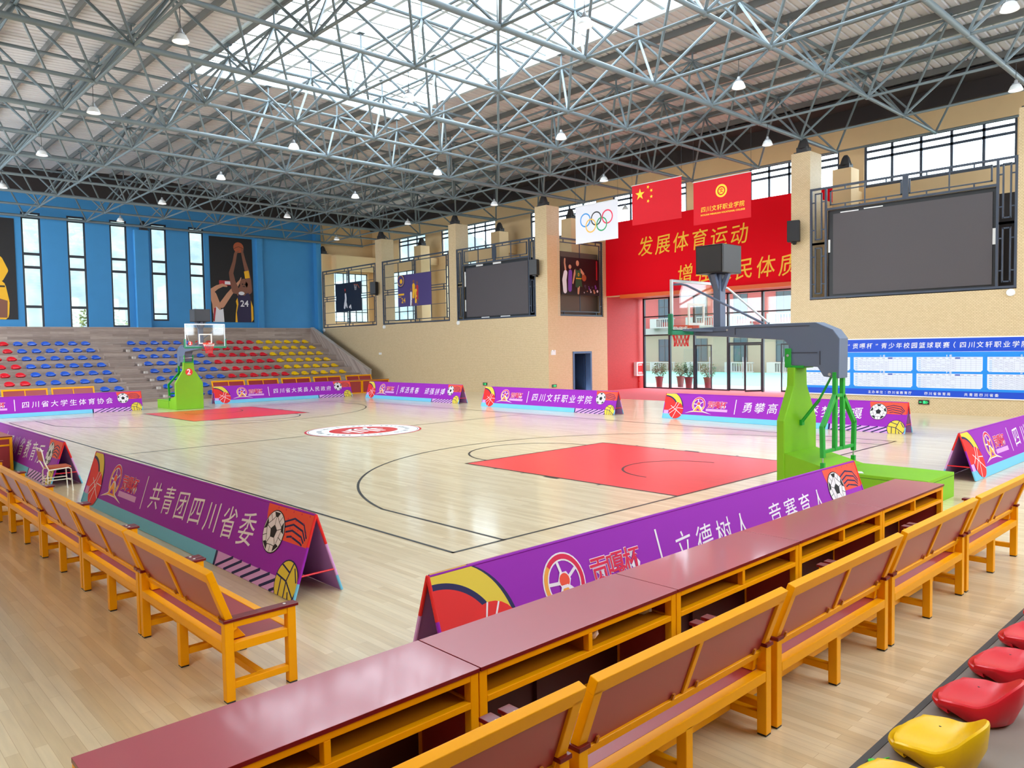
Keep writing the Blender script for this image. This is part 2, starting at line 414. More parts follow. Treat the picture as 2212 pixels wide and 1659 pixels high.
# front wall on the far side of the court (y = 16.4), below the gallery grilles
mb = MB(); wall(mb, 'y', 16.4, .3, -32, -7.3, 0, 4.35); wall(mb, 'y', 16.4, .3, 6.6, 25, 0, 4.35)
struct('wall_far', mb, M_tile_xz, 'yellow mosaic-tiled wall along the far touchline', 'wall')
PILX = [(-8.2, -7.3), (-15.8, -15.08), (-24.0, -23.2), (6.62, 7.42), (14.58, 15.4)]
for i, (a, b) in enumerate(PILX):
    mb = MB(); mb.box(a, b, 16.4, 17.4, 4.35, 10.32)
    struct('wall_pillar_%d' % (i+1), mb, M_tile_xz, ['square yellow pillar at the corner left of the entrance', 'square yellow pillar between the dark screen grille and the purple poster grille', 'square yellow pillar between the two open grilles with posters', 'square yellow mosaic pillar right of the red slogan', 'square yellow pillar at the far end of the big screen'][i], 'pillar')
mb = MB(); mb.box(-32.0, -31.35, 16.4, 17.4, 4.35, 10.1); mb.box(-31.35, -30.6, 17.2, 21.4, 8.9, 10.0)
struct('wall_pillar_6', mb, M_plaster, 'yellow pillar and bracket in the corner beside the blue wall', 'pillar')
# portal side walls
mb = MB(); wall(mb, 'x', -7.596, .3, 16.404, 21.4, 0, 8.72, [(17.2, 21.1, 4.35, 8.72), (18.4, 19.9, 0, 2.32)])
struct('wall_porch_left', mb, M_tile_yz, 'orange-yellow porch side wall with a doorway', 'wall')
mb = MB(); wall(mb, 'x', -7.6, .3, 21.4, 24.9, 0, 5.5)
struct('wall_porch_red', mb, M_red, 'red tiled porch side wall beside the glass front', 'wall')
mb = MB(); wall(mb, 'x', 6.6, .3, 16.7, 24.9, 0, 8.72)
struct('wall_porch_right', mb, M_tile_yz, 'porch side wall hidden behind the mosaic pillar', 'wall')
# outer wall with two bands of windows
UP = [(-28.3, -24.8), (-22.9, -20.9), (-20.3, -16.95), (-13.6, -8.0), (-6.8, -1.75), (1.9, 5.0), (5.4, 6.4), (7.5, 13.35), (14.5, 20)]
LO = [(-29.6, -24.3), (-22.5, -19.0)]
mb = MB()
wall(mb, 'y', 21.4, .3, -32, -7.6, 0, 12.35, [(a, b, 9.45, 11.35) for a, b in UP]+[(a, b, 4.9, 8.75) for a, b in LO])
wall(mb, 'y', 21.4, .3, -7.6, 6.9, 5.5, 12.35, [(a, b, 9.5, 11.35) for a, b in UP])
wall(mb, 'y', 21.4, .3, 6.9, 25, 0, 12.35, [(a, b, 9.45, 11.35) for a, b in UP])
struct('wall_outer', mb, M_plaster, 'yellow outer wall behind the gallery with high windows', 'wall')
wl = ['above the two open poster grilles', 'behind the pillar between the poster grilles', 'above the dark screen grille', 'behind the five-ring flag corner', 'behind the red national flag', 'behind the school flag above the slogan', 'beside the mosaic pillar above the big screen', 'wide and bright above the big screen', 'beyond the big screen at the frame edge']
for (a, b), l in zip(UP, wl):
    n = max(1, round((b-a)/1.15)); zz = 9.5 if -7 < a < 5.2 else 9.45
    window('y', 21.5, a, b, zz, 11.35, [a+(b-a)*i/n for i in range(1, n)], [10.72, 11.03], 'high dark-framed window '+l, w_=.105, frame=M_slate)
for (a, b), l in zip(LO, ['purple poster', 'dark screen']):
    window('y', 21.5, a, b, 4.9, 8.75, [a+1.1, a+2.2, b-1.1], [5.6, 7.9], 'tall gallery window seen through the grille with the '+l)
# blue end wall
BW = [(-3.32, -2.28, 4.0), (-.87, .17, 4.0), (1.57, 2.61, 4.42), (4.06, 5.1, 4.84), (6.56, 7.6, 4.84)]
mb = MB(); wall(mb, 'x', -32.3, .3, -15.4, 16.4, 0, 12.5, [(a, b, z, 11.3) for a, b, z in BW])
mb.box(-32, -31.6, 2.95, 3.8, 0, 10.75); mb.box(-32, -31.75, 11.35, 11.75, 4.2, 10.9); mb.box(-32, -31.5, 16.0, 16.4, 3, 12.5)
mb.box(-32, -31.6, -9.0, -8.2, 0, 10.75)
struct('wall_blue', mb, M_blue, 'blue painted end wall above the far bleachers', 'wall')
mb = MB(); wall(mb, 'x', -32.3, .3, 16.4, 21.7, 0, 12.5, [(17.6, 20.9, 4.9, 8.8)])
struct('wall_gallery_end', mb, M_plaster, 'yellow end wall of the gallery', 'wall')
window('x', -32.15, 17.6, 20.9, 4.9, 8.8, [18.7, 19.8], [5.7, 7.9], 'tall gallery window seen through the grille with the black poster')
bl = ['nearest the yellow-kit player poster', 'second from the yellow-kit player poster', 'just before the blue pilaster', 'just after the blue pilaster', 'beside the tall player poster']
for (a, b, z), l in zip(BW, bl):
    window('x', -32.12, a, b, z, 11.3, [], [10.97, 8.8, 8.0, 5.62 if z < 4.8 else 5.3], 'tall narrow window in the blue wall '+l, w_=.11, thick=(8.8, 8.0, 5.62))
    if z < 4.5: pass
# near side and rear walls (behind the camera), window openings added to brighten the hall
mb = MB(); wall(mb, 'y', -15.4, .3, -32, 25, 0, 13.2, [(-31+i*5.4, -26.2+i*5.4, 3.8, 11) for i in range(5)]+[(17, 21, 5.5, 10)])
struct('wall_near', mb, M_cream, 'cream side wall behind the near benches with openings added for light', 'wall')
mb = MB(); wall(mb, 'x', 24.7, .3, -15.4, 21.7, 0, 13.2, [(-7.8+i*5.8, -3.7+i*5.8, 4.3, 10) for i in range(5)])
struct('wall_rear', mb, M_cream, 'end wall behind the camera with tall window openings added for light', 'wall')
# gallery slab, soffit
mb = MB(); mb.box(-32, -7.6, 16.7, 21.4, 4.05, 4.34); mb.box(6.9, 24.7, 16.7, 21.4, 4.05, 4.34)
struct('floor_gallery', mb, M_slab, 'grey gallery floor slab behind the grilles', 'floor')
mb = MB(); mb.box(-7.6, 6.9, 21.7, 25.0, 5.5, 5.8); struct('ceiling_porch', mb, M_redflat, 'red soffit over the glass entrance', 'ceiling')
mb = MB(); mb.box(-6.1, 6.6, 21.12, 21.4, 5.36, 5.56); struct('trim_1', mb, mat('orange_trim', rgb(226, 96, 20), .5), 'orange board along the bottom of the red slogan', 'trim')
# back partition of the gallery behind the big screen and behind the porch grille
mb = MB(); mb.box(8.0, 14.2, 18.4, 18.6, 4.34, 7.9); struct('wall_screen_back', mb, mat('dark_backing', rgb(60, 54, 54), .8), 'dark partition behind the big screen', 'wall')
mb = MB(); mb.box(-8.15, -7.98, 17.0, 21.4, 4.34, 8.05); struct('wall_poster_back', mb, mat('brown_backing', rgb(120, 104, 92), .8), 'brown partition behind the porch poster grille', 'wall')
mb = MB(); mb.box(-15.0, -8.3, 18.6, 18.8, 4.34, 7.6); struct('wall_screen_back_2', mb, MATS['dark_backing'], 'dark partition behind the smaller screen', 'wall')

# ---------------------------------------------------------------- glass entrance front (y = 24.6)
GX = [-7.0, -5.12, -3.4, -1.2, .9, 2.95, 4.9, 6.5]
WN[0] += 1
mb = MB()
for i, x in enumerate(GX): mb.box(x-.06, x+.06, 24.53, 24.67, 0.012, 5.5)
for z in (.05, 3.24, 4.37, 5.46):
    for a, b in zip(GX, GX[1:]):
        if z == .05 and (-1.3 < a < 1): continue
        mb.box(a+.06, b-.06, 24.55, 24.65, z-.035, z+.035)
mb.box(-1.14, .84, 24.55, 24.65, 2.62, 2.72)
gw = struct('window_%d' % WN[0], mb, M_frame, 'tall dark-framed glass front of the entrance', 'window')
g = MB()
for a, b in zip(GX, GX[1:]):
    for z0, z1 in ((.09, 3.2), (3.28, 4.33), (4.41, 5.42)):
        if z0 < 1 and -1.3 < a < 1: z0 = 2.72
        g.box(a+.06, b-.06, 24.595, 24.605, z0, z1)
g.build('pane', M_glass, gw)
def glass_leaf(n, hinge, rz, wd, label, hs):
    t = bpy.data.objects.new('door_%d' % n, None); COL.objects.link(t); t.location = (hinge[0], hinge[1], .012); t.rotation_euler = (0, 0, rz)
    tag(t, label, 'door', None, 'structure')
    m_ = MB(); m_.box(0, .06, -.03, .03, .02, 2.6); m_.box(wd-.06, wd, -.03, .03, .02, 2.6); m_.box(.06, wd-.06, -.03, .03, .02, .12); m_.box(.06, wd-.06, -.03, .03, 2.54, 2.6)
    m_.build('door_frame', M_frame, t)
    m_ = MB(); m_.box(.06, wd-.06, -.005, .005, .12, 2.54); m_.build('pane', M_glass, t)
    m_ = MB(); m_.tube((wd-.1, -.08, .7), (wd-.1, -.08, 1.9), .018); m_.bar((wd-.1, -.08, .9), (wd-.1, -.03, .9), .02, .02); m_.bar((wd-.1, -.08, 1.7), (wd-.1, -.03, 1.7), .02, .02)
    m_.build('door_handle', mat('brushed_steel', rgb(190, 190, 195), .3, 1), t)
glass_leaf(1, (-1.14, 24.6), .0, .98, 'closed glass door leaf left of the open one', 1)
glass_leaf(2, (.84, 24.6), PI+.95, .98, 'glass door leaf standing open in the entrance', 1)
glass_leaf(3, (-3.34, 24.66), 0, 1.04, 'glass door leaf nearest the potted plants', 1)
glass_leaf(4, (2.89, 24.66), PI, .98, 'glass door leaf behind the near hoop arm', 1)
# wooden side door
mb = MB(); 
for a, b, z0, z1 in ((18.36, 18.48, 0, 2.36), (19.84, 19.96, 0, 2.36), (18.48, 19.84, 2.24, 2.36)): mb.box(-7.64, -7.26, a, b, z0, z1)
M_doorblue = mat('blue_grey_door_frame', rgb(78, 106, 146), .5)
dr = struct('door_5', mb, M_doorblue, 'blue-grey doorway standing open in the porch side wall', 'door')
mb = MB(); mb.bar((-7.64, 19.80, 1.12), (-8.42, 19.78, 1.12), .05, 2.2); 
for z in (.6, 1.6):
    mb.bar((-7.76, 19.765, z), (-8.3, 19.75, z), .02, .75)
mb.build('door_leaf', mat('dark_blue_door', rgb(44, 66, 100), .5), dr)

# ================================================================ far bleachers
mb = MB()
for k in range(1, 9):
    xf = -22.45-1.03*(k-1); zt = .20+.43*(k-1)
    mb.box(-31.3, xf, -15.1, 15.2, max(0, zt-.43) if k > 1 else 0, zt)
    mb.box(xf-.02, xf+.012, -15.1, 15.2, zt-.03, zt+.004)
for k in range(1, 8):
    xf = -22.45-1.03*k; zt = .20+.43*(k-1)
    mb.box(xf, xf+.36, -.05, 1.3, zt, zt+.215)
mb.box(-31.45, -31.3, -15.1, 15.2, 0, 4.34)
stand_far = struct('floor_bleacher_far', mb, M_stand, 'far bleachers clad in grey wood planks', 'bleachers')
mb = MB()
mb.prism([(-31.45, 15.2, 0), (-23.35, 15.2, 0), (-23.35, 15.2, 1.27), (-23.75, 15.2, 1.42), (-31.2, 15.2, 4.4), (-31.45, 15.2, 4.4)], (0, .22, 0))
struct('wall_bleacher_side', mb, M_stand, 'sloping grey side wall of the far bleachers', 'wall')
M_trimgrey = mat('grey_trim', rgb(176, 166, 160), .5)
mb = MB()
P_ = [(-23.35, 0), (-23.35, 1.29), (-23.75, 1.44), (-31.2, 4.42)]
for a, b in zip(P_, P_[1:]): mb.bar((a[0], 15.31, a[1]), (b[0], 15.31, b[1]), .27, .05, (0, 1, 0) if a[0] == b[0] else (0, 0, 1))
struct('trim_2', mb, M_trimgrey, 'pale trim capping the sloping side of the far bleachers', 'trim')
mb = MB(); mb.box(-31.5, -31.25, -15.1, 15.2, 4.34, 4.38); struct('trim_3', mb, M_trimgrey, 'grey trim on the back parapet of the far bleachers', 'trim')
for k in range(1, 8):
    xf = -22.45-1.03*(k-1); zt = .2+.43*(k-1)
    mb = MB(); mb.box(xf-.2, xf+.03, 1.32, 1.5, zt, zt+.14); mb.box(xf+.03, xf+.035, 1.35, 1.47, zt+.03, zt+.11)
    tag(mb.build('step_light', mat('aluminium_box', rgb(196, 186, 178), .5), None), 'small grey step light box on the %s bleacher step up beside the aisle' % ORD[k-1], 'light', 'step lights beside the bleacher aisle')
# near bleachers under the camera
mb = MB()
for k in range(1, 4):
    xf = 20.05+1.03*(k-1); zt = .38+.43*(k-1)
    mb.box(xf, 24.7, -15.1, 9, 0 if k == 1 else zt-.43, zt)
struct('floor_bleacher_near', mb, M_concrete, 'grey vinyl steps of the near bleachers', 'bleachers')
mb = MB(); mb.box(20.03, 20.07, -15.1, 9, .2, .384); struct('trim_4', mb, mat('dark_nosing', rgb(60, 54, 52), .5), 'dark nosing strip on the near bleacher step', 'trim')

# ================================================================ roof
def rz(y): return 14.28-.053*abs(y-3.4)
mb = MB()
def sheet(x0, x1, y0, y1):
    n = max(1, round((x1-x0)/.3)); d = (x1-x0)/n; prof = []
    for i in range(n): prof += [(x0+i*d, 0), (x0+i*d+d*.62, 0), (x0+i*d+d*.72, .05), (x0+i*d+d*.9, .05)]
    prof.append((x1, 0))
    for (xa, za), (xb, zb) in zip(prof, prof[1:]):
        mb.face([(xa, y0, rz(y0)+za), (xb, y0, rz(y0)+zb), (xb, y1, rz(y1)+zb), (xa, y1, rz(y1)+za)])
sheet(-32.3, 25, 8.5, 21.7); sheet(-32.3, 25, -15.4, -1.65)
sheet(-32.3, -9.6, -1.65, 3.4); sheet(-32.3, -9.6, 3.4, 8.5); sheet(15, 25, -1.65, 3.4); sheet(15, 25, 3.4, 8.5)
ceil = struct('ceiling', mb, M_roof, 'pale ribbed metal roof sheeting over the space frame', 'ceiling')
for y in [-14.8+1.65*i for i in range(23)]:
    spans = [(-32, 24.7)] if not (-1.6 < y < 8.45) else [(-32, -9.6), (15, 24.7)]
    for a, b in spans:
        m_ = MB(); m_.box(a, b, y-.045, y+.045, rz(y)-.24, rz(y)-.01); m_.build('purlin', M_purlin, ceil)
mb = MB(); mb.box(-32.0, 24.7, 21.2, 21.4, 12.3, rz(21.2)+.12); mb.box(-32.0, 24.7, 19.9, 21.2, rz(20)-.42, rz(20)-.3)
struct('trim_5', mb, M_fascia, 'dark eave board above the outer wall', 'trim')
mb = MB(); mb.prism([(-32.2, -15.3, 12.45), (-32.2, 21.6, 12.45), (-32.2, 21.6, rz(21.6)+.12), (-32.2, 3.4, rz(3.4)+.12), (-32.2, -15.3, rz(-15.3)+.12)], (.3, 0, 0))
struct('trim_6', mb, M_fascia, 'dark eave board above the blue wall', 'trim')
# skylight
WN[0] += 1
mb = MB()
SX0, SX1, SY0, SY1 = -9.6, 15.0, -1.65, 8.5
def sz(y): return rz(y)+.12
for y in (SY0, SY1): mb.box(SX0-.1, SX1+.1, y-.08, y+.08, rz(y)-.1, sz(y)+.1)
for x in (SX0, SX1):
    for a, b in ((SY0, 3.4), (3.4, SY1)): mb.bar((x, a, rz(a)), (x, b, rz(b)), .16, .36)
n = 22
for i in range(1, n):
    x = SX0+(SX1-SX0)*i/n
    for a, b in ((SY0, 3.4), (3.4, SY1)): mb.bar((x, a, sz(a)), (x, b, sz(b)), .09 if i % 2 else .15, .09 if i % 2 else .16)
for i in range(1, 6):
    y = SY0+(SY1-SY0)*i/6
    mb.box(SX0, SX1, y-.07, y+.07, sz(y)-.06, sz(y)+.04)
sk = struct('window_%d' % WN[0], mb, M_whitefr, 'long white-barred skylight in the middle of the roof', 'window')
g = MB()
for a, b in ((SY0, 3.4), (3.4, SY1)): g.face([(SX0, a, sz(a)+.06), (SX1, a, sz(a)+.06), (SX1, b, sz(b)+.06), (SX0, b, sz(b)+.06)])
g.build('pane', M_skypane, sk)

# ---------------------------------------------------------------- space frame
BX = [-31.0, -27.1, -23.3, -19.2, -15.1, -11.3, -7.55, -3.93, -.34, 3.3, 6.98, 10.93, 14.9, 18.8, 22.6]
BY = [-13.2, -9.9, -6.6, -3.3, 0, 3.3, 6.6, 9.9, 13.2, 16.45, 19.8]
TX = [(a+b)/2 for a, b in zip(BX, BX[1:])]; TY = [(a+b)/2 for a, b in zip(BY, BY[1:])]
ZB, ZT = 10.9, 13.3
frame = thing('space_frame', 'grey-blue steel tube space frame carrying the hall roof', 'roof truss')
tag(frame, kind='thing')
for i, y in enumerate(BY):
    m_ = MB(); m_.tube((BX[0], y, ZB), (BX[-1], y, ZB), .045); m_.build('bottom_chord', M_steel, frame)
for i, x in enumerate(BX):
    m_ = MB(); m_.tube((x, BY[0], ZB), (x, BY[-1], ZB), (.085 if i % 2 == 0 else .062), 10); m_.build('bottom_chord', M_steel, frame)
for y in TY:
    m_ = MB(); m_.tube((TX[0], y, ZT), (TX[-1], y, ZT), .05); m_.build('top_chord', M_steel, frame)
for x in TX:
    m_ = MB(); m_.tube((x, TY[0], ZT), (x, TY[-1], ZT), .06); m_.build('top_chord', M_steel, frame)
webs = []; balls = []
for i, x in enumerate(BX):
    for j, y in enumerate(BY):
        balls.append((x, y, ZB, .095))
        for a in (i-1, i):
            for b in (j-1, j):
                if 0 <= a < len(TX) and 0 <= b < len(TY): webs.append(((x, y, ZB), (TX[a], TY[b], ZT)))
for x in TX:
    for y in TY: balls.append((x, y, ZT, .09))
key = lambda p: (Vector(p)-CAM).length+(0 if (Vector(p)-CAM).dot(_f) > 5 else 100)
webs.sort(key=lambda e: key((Vector(e[0])+Vector(e[1]))/2)); balls.sort(key=lambda b: key(b[:3]))
for p, q in webs[:100]: m_ = MB(); m_.tube(p, q, .045, 7, caps=False); m_.build('web_strut', M_steel, frame)
m_ = MB()
for p, q in webs[100:]: m_.tube(p, q, .045, 6, caps=False)
tag(m_.build('web_strut', M_steel, frame), kind='stuff')
for b in balls[:100]: m_ = MB(); m_.sphere(b[:3], b[3]); m_.build('node_ball', M_steel, frame)
m_ = MB()
for b in balls[100:]: m_.sphere(b[:3], b[3], 8, 5)
tag(m_.build('node_ball', M_steel, frame), kind='stuff')
posts = sorted([(x, y) for x in TX for y in TY], key=lambda p: key((p[0], p[1], ZT)))
def post(m_, x, y):
    m_.tube((x, y, ZT+.05), (x, y, rz(y)-.24), .035, 6); m_.box(x-.12, x+.12, y-.12, y+.12, rz(y)-.25, rz(y)-.235)
for x, y in posts[:100]: m_ = MB(); post(m_, x, y); m_.build('roof_post', M_steel, frame)
m_ = MB()
for x, y in posts[100:]: post(m_, x, y)
tag(m_.build('roof_post', M_steel, frame), kind='stuff')
for x, y, zt in [(-7.75, 16.45, 10.32), (-15.44, 16.45, 10.32), (-23.6, 16.45, 10.32), (7.02, 16.45, 10.32), (14.95, 16.45, 10.32), (-31.65, 16.45, 10.1), (-31.8, 3.35, 10.75), (7.3, 19.8, 10.1), (-15, 19.8, 10.1), (-23.4, 19.8, 10.1), (-8.8, 19.8, 10.1)]:
    m_ = MB(); m_.box(x-.3, x+.3, y-.05, y+.5, zt, zt+.04)
    m_.prism([(x-.22, y+.02, zt+.04), (x+.22, y+.02, zt+.04), (x+.22, y+.42, zt+.04), (x-.22, y+.42, zt+.04)], (0, 0, .2))
    m_.lathe([(.001, 0), (.26, .2), (.16, .5), (.08, .62)], (x, y+.2 if y < 19 else y+.2, zt), 8)
    m_.build('support_foot', mat('dark_bearing', rgb(50, 48, 50), .6), frame)
mb = MB()
for x in (7.3, -15.0, -23.4, -8.8): mb.box(x-.4, x+.4, 19.6, 20.4, 4.34, 10.1)
for x in (7.3, -15.0, -23.4, -8.8): mb.box(x-.15, x+.15, 20.4, 21.4, 8.8, 9.3)
struct('wall_pillar_7', mb, M_plaster, 'inner yellow gallery pillars under the truss', 'pillar')

# ================================================================ perimeter banners
M_purple = flagcloth('banner_purple', rgb(158, 24, 188), .16)
M_pyel = flagcloth('banner_yellow', rgb(240, 214, 70), .16)
M_pred = flagcloth('banner_red', rgb(238, 40, 40), .16)
M_pnavy = flagcloth('banner_navy', rgb(30, 30, 90), .16)
M_pwhite = flagcloth('banner_white', rgb(245, 240, 248), .16)
M_pblue = flagcloth('banner_sky_blue', rgb(120, 205, 242), .16)
M_ppink = flagcloth('banner_lilac', rgb(226, 170, 236), .16)
M_pora = flagcloth('banner_orange', rgb(246, 86, 60), .16)
M_pmark = flagcloth('banner_amber', rgb(248, 170, 70), .16)
M_pcrim = flagcloth('banner_crimson', rgb(226, 30, 80), .16)
M_pblack = flagcloth('banner_black', rgb(20, 20, 30), .16)
M_redtube = mat('red_banner_tube', rgb(220, 20, 40), .4)
M_backlit = flagcloth('banner_backlit_inside', rgb(206, 150, 220))  # inner face of the cloth; pale lilac stands for light shining through
BW_, BH_ = .58, .9
SL = math.hypot(BW_/2, BH_)
def soccer(A, x, y, r, n=28):
    A.disc(x, y, r*1.05, M_pblack, n=n); A.up(); A.disc(x, y, r, M_pwhite, n=n); A.up()
    A.disc(x, y, r*.34, M_pblack, n=5, a0=PI/2, a1=PI/2+2*PI)
    for k in range(5):
        a = PI/2+k*2*PI/5
        A.line([(x+r*.34*math.cos(a), y+r*.34*math.sin(a)), (x+r*.72*math.cos(a), y+r*.72*math.sin(a))], r*.032, M_pblack)
        c, d = a-.3, a+.3
        A.poly([(x+r*.98*math.cos(c), y+r*.98*math.sin(c)), (x+r*.72*math.cos(a-.16), y+r*.72*math.sin(a-.16)), (x+r*.72*math.cos(a+.16), y+r*.72*math.sin(a+.16)), (x+r*.98*math.cos(d), y+r*.98*math.sin(d))], M_pblack)
        for t in (-1, 1):
            e = a+t*PI/5
            A.line([(x+r*.72*math.cos(a+t*.16), y+r*.72*math.sin(a+t*.16)), (x+r*.62*math.cos(e), y+r*.62*math.sin(e))], r*.032, M_pblack)
        e = a+PI/5
        A.line([(x+r*.62*math.cos(e), y+r*.62*math.sin(e)), (x+r*.98*math.cos(e), y+r*.98*math.sin(e))], r*.032, M_pblack)
def banner_art(L, text, spread=1.0):
    A = Art(L, SL); S = SL
    A.layer = .6; A.rect(0, 0, L, S, M_purple)
    A.layer = 1.3
    A.rect(0, 0, L*.74, S*.19, M_pblue); A.rect(L*.74, 0, L, S*.19, M_ppink); A.up()
    A.rect(L*.735, 0, L*.742, S*.19, M_pnavy)
    for i in range(9):
        x = L*.745+i*.24; A.line([(x, .0), (x+.42, S*.19)], .035, M_pnavy)
    # left corner: yellow and red sweep, basketball
    A.rect(0, S*.19, .2, S*.42, M_ppink)
    A.layer = 2
    arc = [(0, S)]+[(.02+.86*math.cos(t), S*.36+.72*math.sin(t)) for t in [PI/2*.86-i*.075 for i in range(16)]]+[(.7, S*.2), (0, S*.2)]
    A.poly([(0, S*.42), (0, S)]+[(.82*math.cos(t)**.8, S*.3+.72*math.sin(t)) for t in [1.35-i*.085 for i in range(16)]]+[(.75, S*.25)], M_pnavy); A.up()
    A.poly([(0, S*.42), (0, S)]+[(.775*math.cos(t)**.8, S*.3+.72*math.sin(t)) for t in [1.35-i*.085 for i in range(16)]]+[(.7, S*.25)], M_pyel); A.up()
    A.disc(0, S*.33, .60, M_pnavy, S*.58, a0=0, a1=PI/2); A.up(); A.disc(0, S*.33, .545, M_pred, S*.53, a0=0, a1=PI/2); A.up()
    bx, by, br = .52, S*.33, .30
    A.disc(bx, by, br, M_pred); A.up()
    A.line([(bx-.25, by+.17), (bx, by+.02), (bx+.26, by-.15)], .018, M_pwhite); A.line([(bx-.27, by-.13), (bx-.03, by+.05), (bx+.1, by+.28)], .018, M_pwhite)
    A.line([(bx-.1, by-.28), (bx+.0, by-.03), (bx+.05, by+.1), (bx+.29, by+.08)], .018, M_pwhite); A.line([(bx-.02, by+.3), (bx-.07, by+.15), (bx-.3, by+.0)], .018, M_pwhite)
    # cup emblem: ball ring with climber
    lx, ly, lr = 1.42, S*.60, S*.245
    A.layer = 3; A.ring(lx, ly, lr, .075, M_pwhite, 30); A.up()
    A.ring(lx, ly, lr, .045, M_pcrim, 18, -.3, PI*.75); A.ring(lx, ly, lr, .045, M_pmark, 22, PI*.75, 2*PI-.3); 
    for k in range(5):
        a = .55+k*2*PI/5; A.line([(lx, ly), (lx+lr*.9*math.cos(a), ly+lr*.9*math.sin(a))], .03, M_pwhite)
    A.up(); A.disc(lx, ly+.02, .085, M_pwhite, n=6); A.up(); A.disc(lx, ly+.02, .065, M_pora, n=14); A.up()
    A.poly([(lx-.52, S*.25), (lx-.18, S*.36), (lx-.05, S*.58), (lx+.03, S*.58), (lx+.2, S*.36), (lx+.56, S*.25), (lx+.2, S*.31), (lx-.16, S*.31)], M_pwhite); A.up()
    A.poly([(lx-.42, S*.265), (lx-.16, S*.345), (lx-.04, S*.55), (lx+.02, S*.55), (lx+.17, S*.345), (lx+.44, S*.265), (lx+.18, S*.33), (lx-.13, S*.33)], M_pmark); A.up()
    A.poly([(lx-.08, S*.36), (lx, S*.45), (lx+.1, S*.36)], M_purple)
    A.layer = 3; A.chars('贡嘎杯', 1.78, 2.52, S*.60, .27, M_pwhite, .034, 0, 0); A.up(); A.up(); A.chars('贡嘎杯', 1.78, 2.52, S*.60, .27, M_pcrim, .012, 0, 0)
    A.layer = 3; A.rect(1.74, S*.36, 2.58, S*.455, M_ppink); 
    A.line([(2.86, S*.30), (2.86, S*.84)], .028, M_pwhite)
    # slogan
    n = len(text); x0, x1 = 3.08, L-1.18
    pit = min((x1-x0)/n, .62); mid = (x0+x1)/2
    A.chars(text, mid-pit*n/2, mid+pit*n/2, S*.56, min(.46, pit*.84), M_pwhite, .001)
    # right corner: orange patch, soccer ball, volleyball
    A.layer = 2
    A.poly([(L-1.05, S)]+[(L-1.05+.28*(1-math.cos(t)), S-.38*math.sin(t)) for t in [i*PI/16 for i in range(1, 9)]]+[(L, S*.6), (L, S)], M_pora); A.up()
    for k in range(4):
        A.line([(L-.62+.05*k, S*(.80-.05*k)), (L-.38, S*(.88-.07*k)), (L-.16, S*(.84-.07*k)), (L-.05-.02*k, S*(.70-.03*k))], .022, M_pnavy)
    for i in range(9):
        for j in range(4):
            if (i+j) % 2 == 0: A.disc(L-.8+i*.09, S*.95-j*.09, .012, M_pcrim, n=6)
    A.layer = 4; soccer(A, L-.78, S*.66, .235)
    A.layer = 3; vx, vy, vr = L-.24, S*.16, .25
    A.disc(vx, vy, vr, M_pnavy); A.up(); A.disc(vx, vy, vr*.94, M_pyel); A.up()
    for p in ([(vx-.24, vy+.06), (vx, vy+.02), (vx+.2, vy-.12)], [(vx, vy+.02), (vx+.08, vy+.23)], [(vx-.16, vy+.18), (vx+.03, vy+.12)], [(vx-.1, vy-.2), (vx-.12, vy+.04)], [(vx+.02, vy-.22), (vx+.0, vy+.02)], [(vx+.12, vy+.18), (vx+.21, vy+.04)], [(vx+.08, vy-.08), (vx+.13, vy-.2)]):
        A.line(p, .02, M_pnavy)
    return A
BANN = {}
def banner(text, label, p0, p1, front=True):
    """p0->p1: left end to right end of the readable front face on the floor"""
    p0 = Vector(p0+(0,)); p1 = Vector(p1+(0,)); L = (p1-p0).length; c = (p0+p1)/2; rzv = math.atan2(p1.y-p0.y, p1.x-p0.x)
    t = thing('perimeter_banner', label, 'banner', c, rzv, 'purple perimeter banners round the court')
    A = banner_art(L, text)
    fn = lambda x, y, z: Vector((x-L/2, -BW_/2+y/SL*BW_/2-z*BH_/SL, y/SL*BH_+z*(BW_/2)/SL+.004))
    f = A.build('printed_panel', fn, t, .005, M_backlit)
    g = f.copy(); COL.objects.link(g); g.parent = t; g.rotation_euler = (0, 0, PI)
    m = MB(); m.tube((-L/2, 0, BH_-.012), (L/2, 0, BH_-.012), .014); m.build('ridge_tube', M_purple, t)
    for e in (-1, 1):
        x = e*(L/2+.012)
        for s in (-1, 1):
            m = MB()
            for a, b, mi in ((0, .2, 0), (.2, .62, 1), (.62, 1, 2)):
                m.tube((x, s*BW_/2*(1-a), .012+(BH_-.02)*a), (x, s*BW_/2*(1-b), .012+(BH_-.02)*b), .016, 8, mi)
            m.build('end_tube', [M_pblue, M_ppink if s > 0 else M_purple, M_pred], t)
        m = MB(); m.tube((x, -BW_*.36, .26), (x, BW_*.36, .26), .011); m.build('crossbar', M_redtube, t)
    return t
banner('四川省大学生体育协会', 'purple banner before the far benches whose end stops left of the green hoop base', (-17.3, -9.6), (-16.75, -1.7))
banner('四川省大英县人民政府', 'purple banner in front of the maroon desks, right of the far hoop', (-17.55, 2.1), (-16.9, 9.75))
banner('挥洒青春 顽强拼搏', 'small-looking purple banner at the far corner beyond the centre logo', (-14.75, 9.75), (-6.65, 9.75))
banner('四川文轩职业学院', 'purple banner in front of the side doorway on the far touchline', (-4.55, 9.4), (3.15, 9.4))
banner('勇攀高峰 逐梦贡嘎', 'purple banner on the far touchline half hidden by the near hoop stand', (5.3, 9.55), (13.6, 9.5))
banner('四川省体育局', 'purple banner cut off by the picture edge beyond the near baseline', (17.02, 2.36), (17.02, 10.3))
banner('立德树人 竞赛育人', 'purple banner just behind the maroon desk row on the near baseline', (16.98, -10.12), (16.98, -2.3))
banner('共青团四川省委', 'big purple banner in front of the wooden bench row on the near touchline', (6.42, -9.68), (14.3, -9.62))
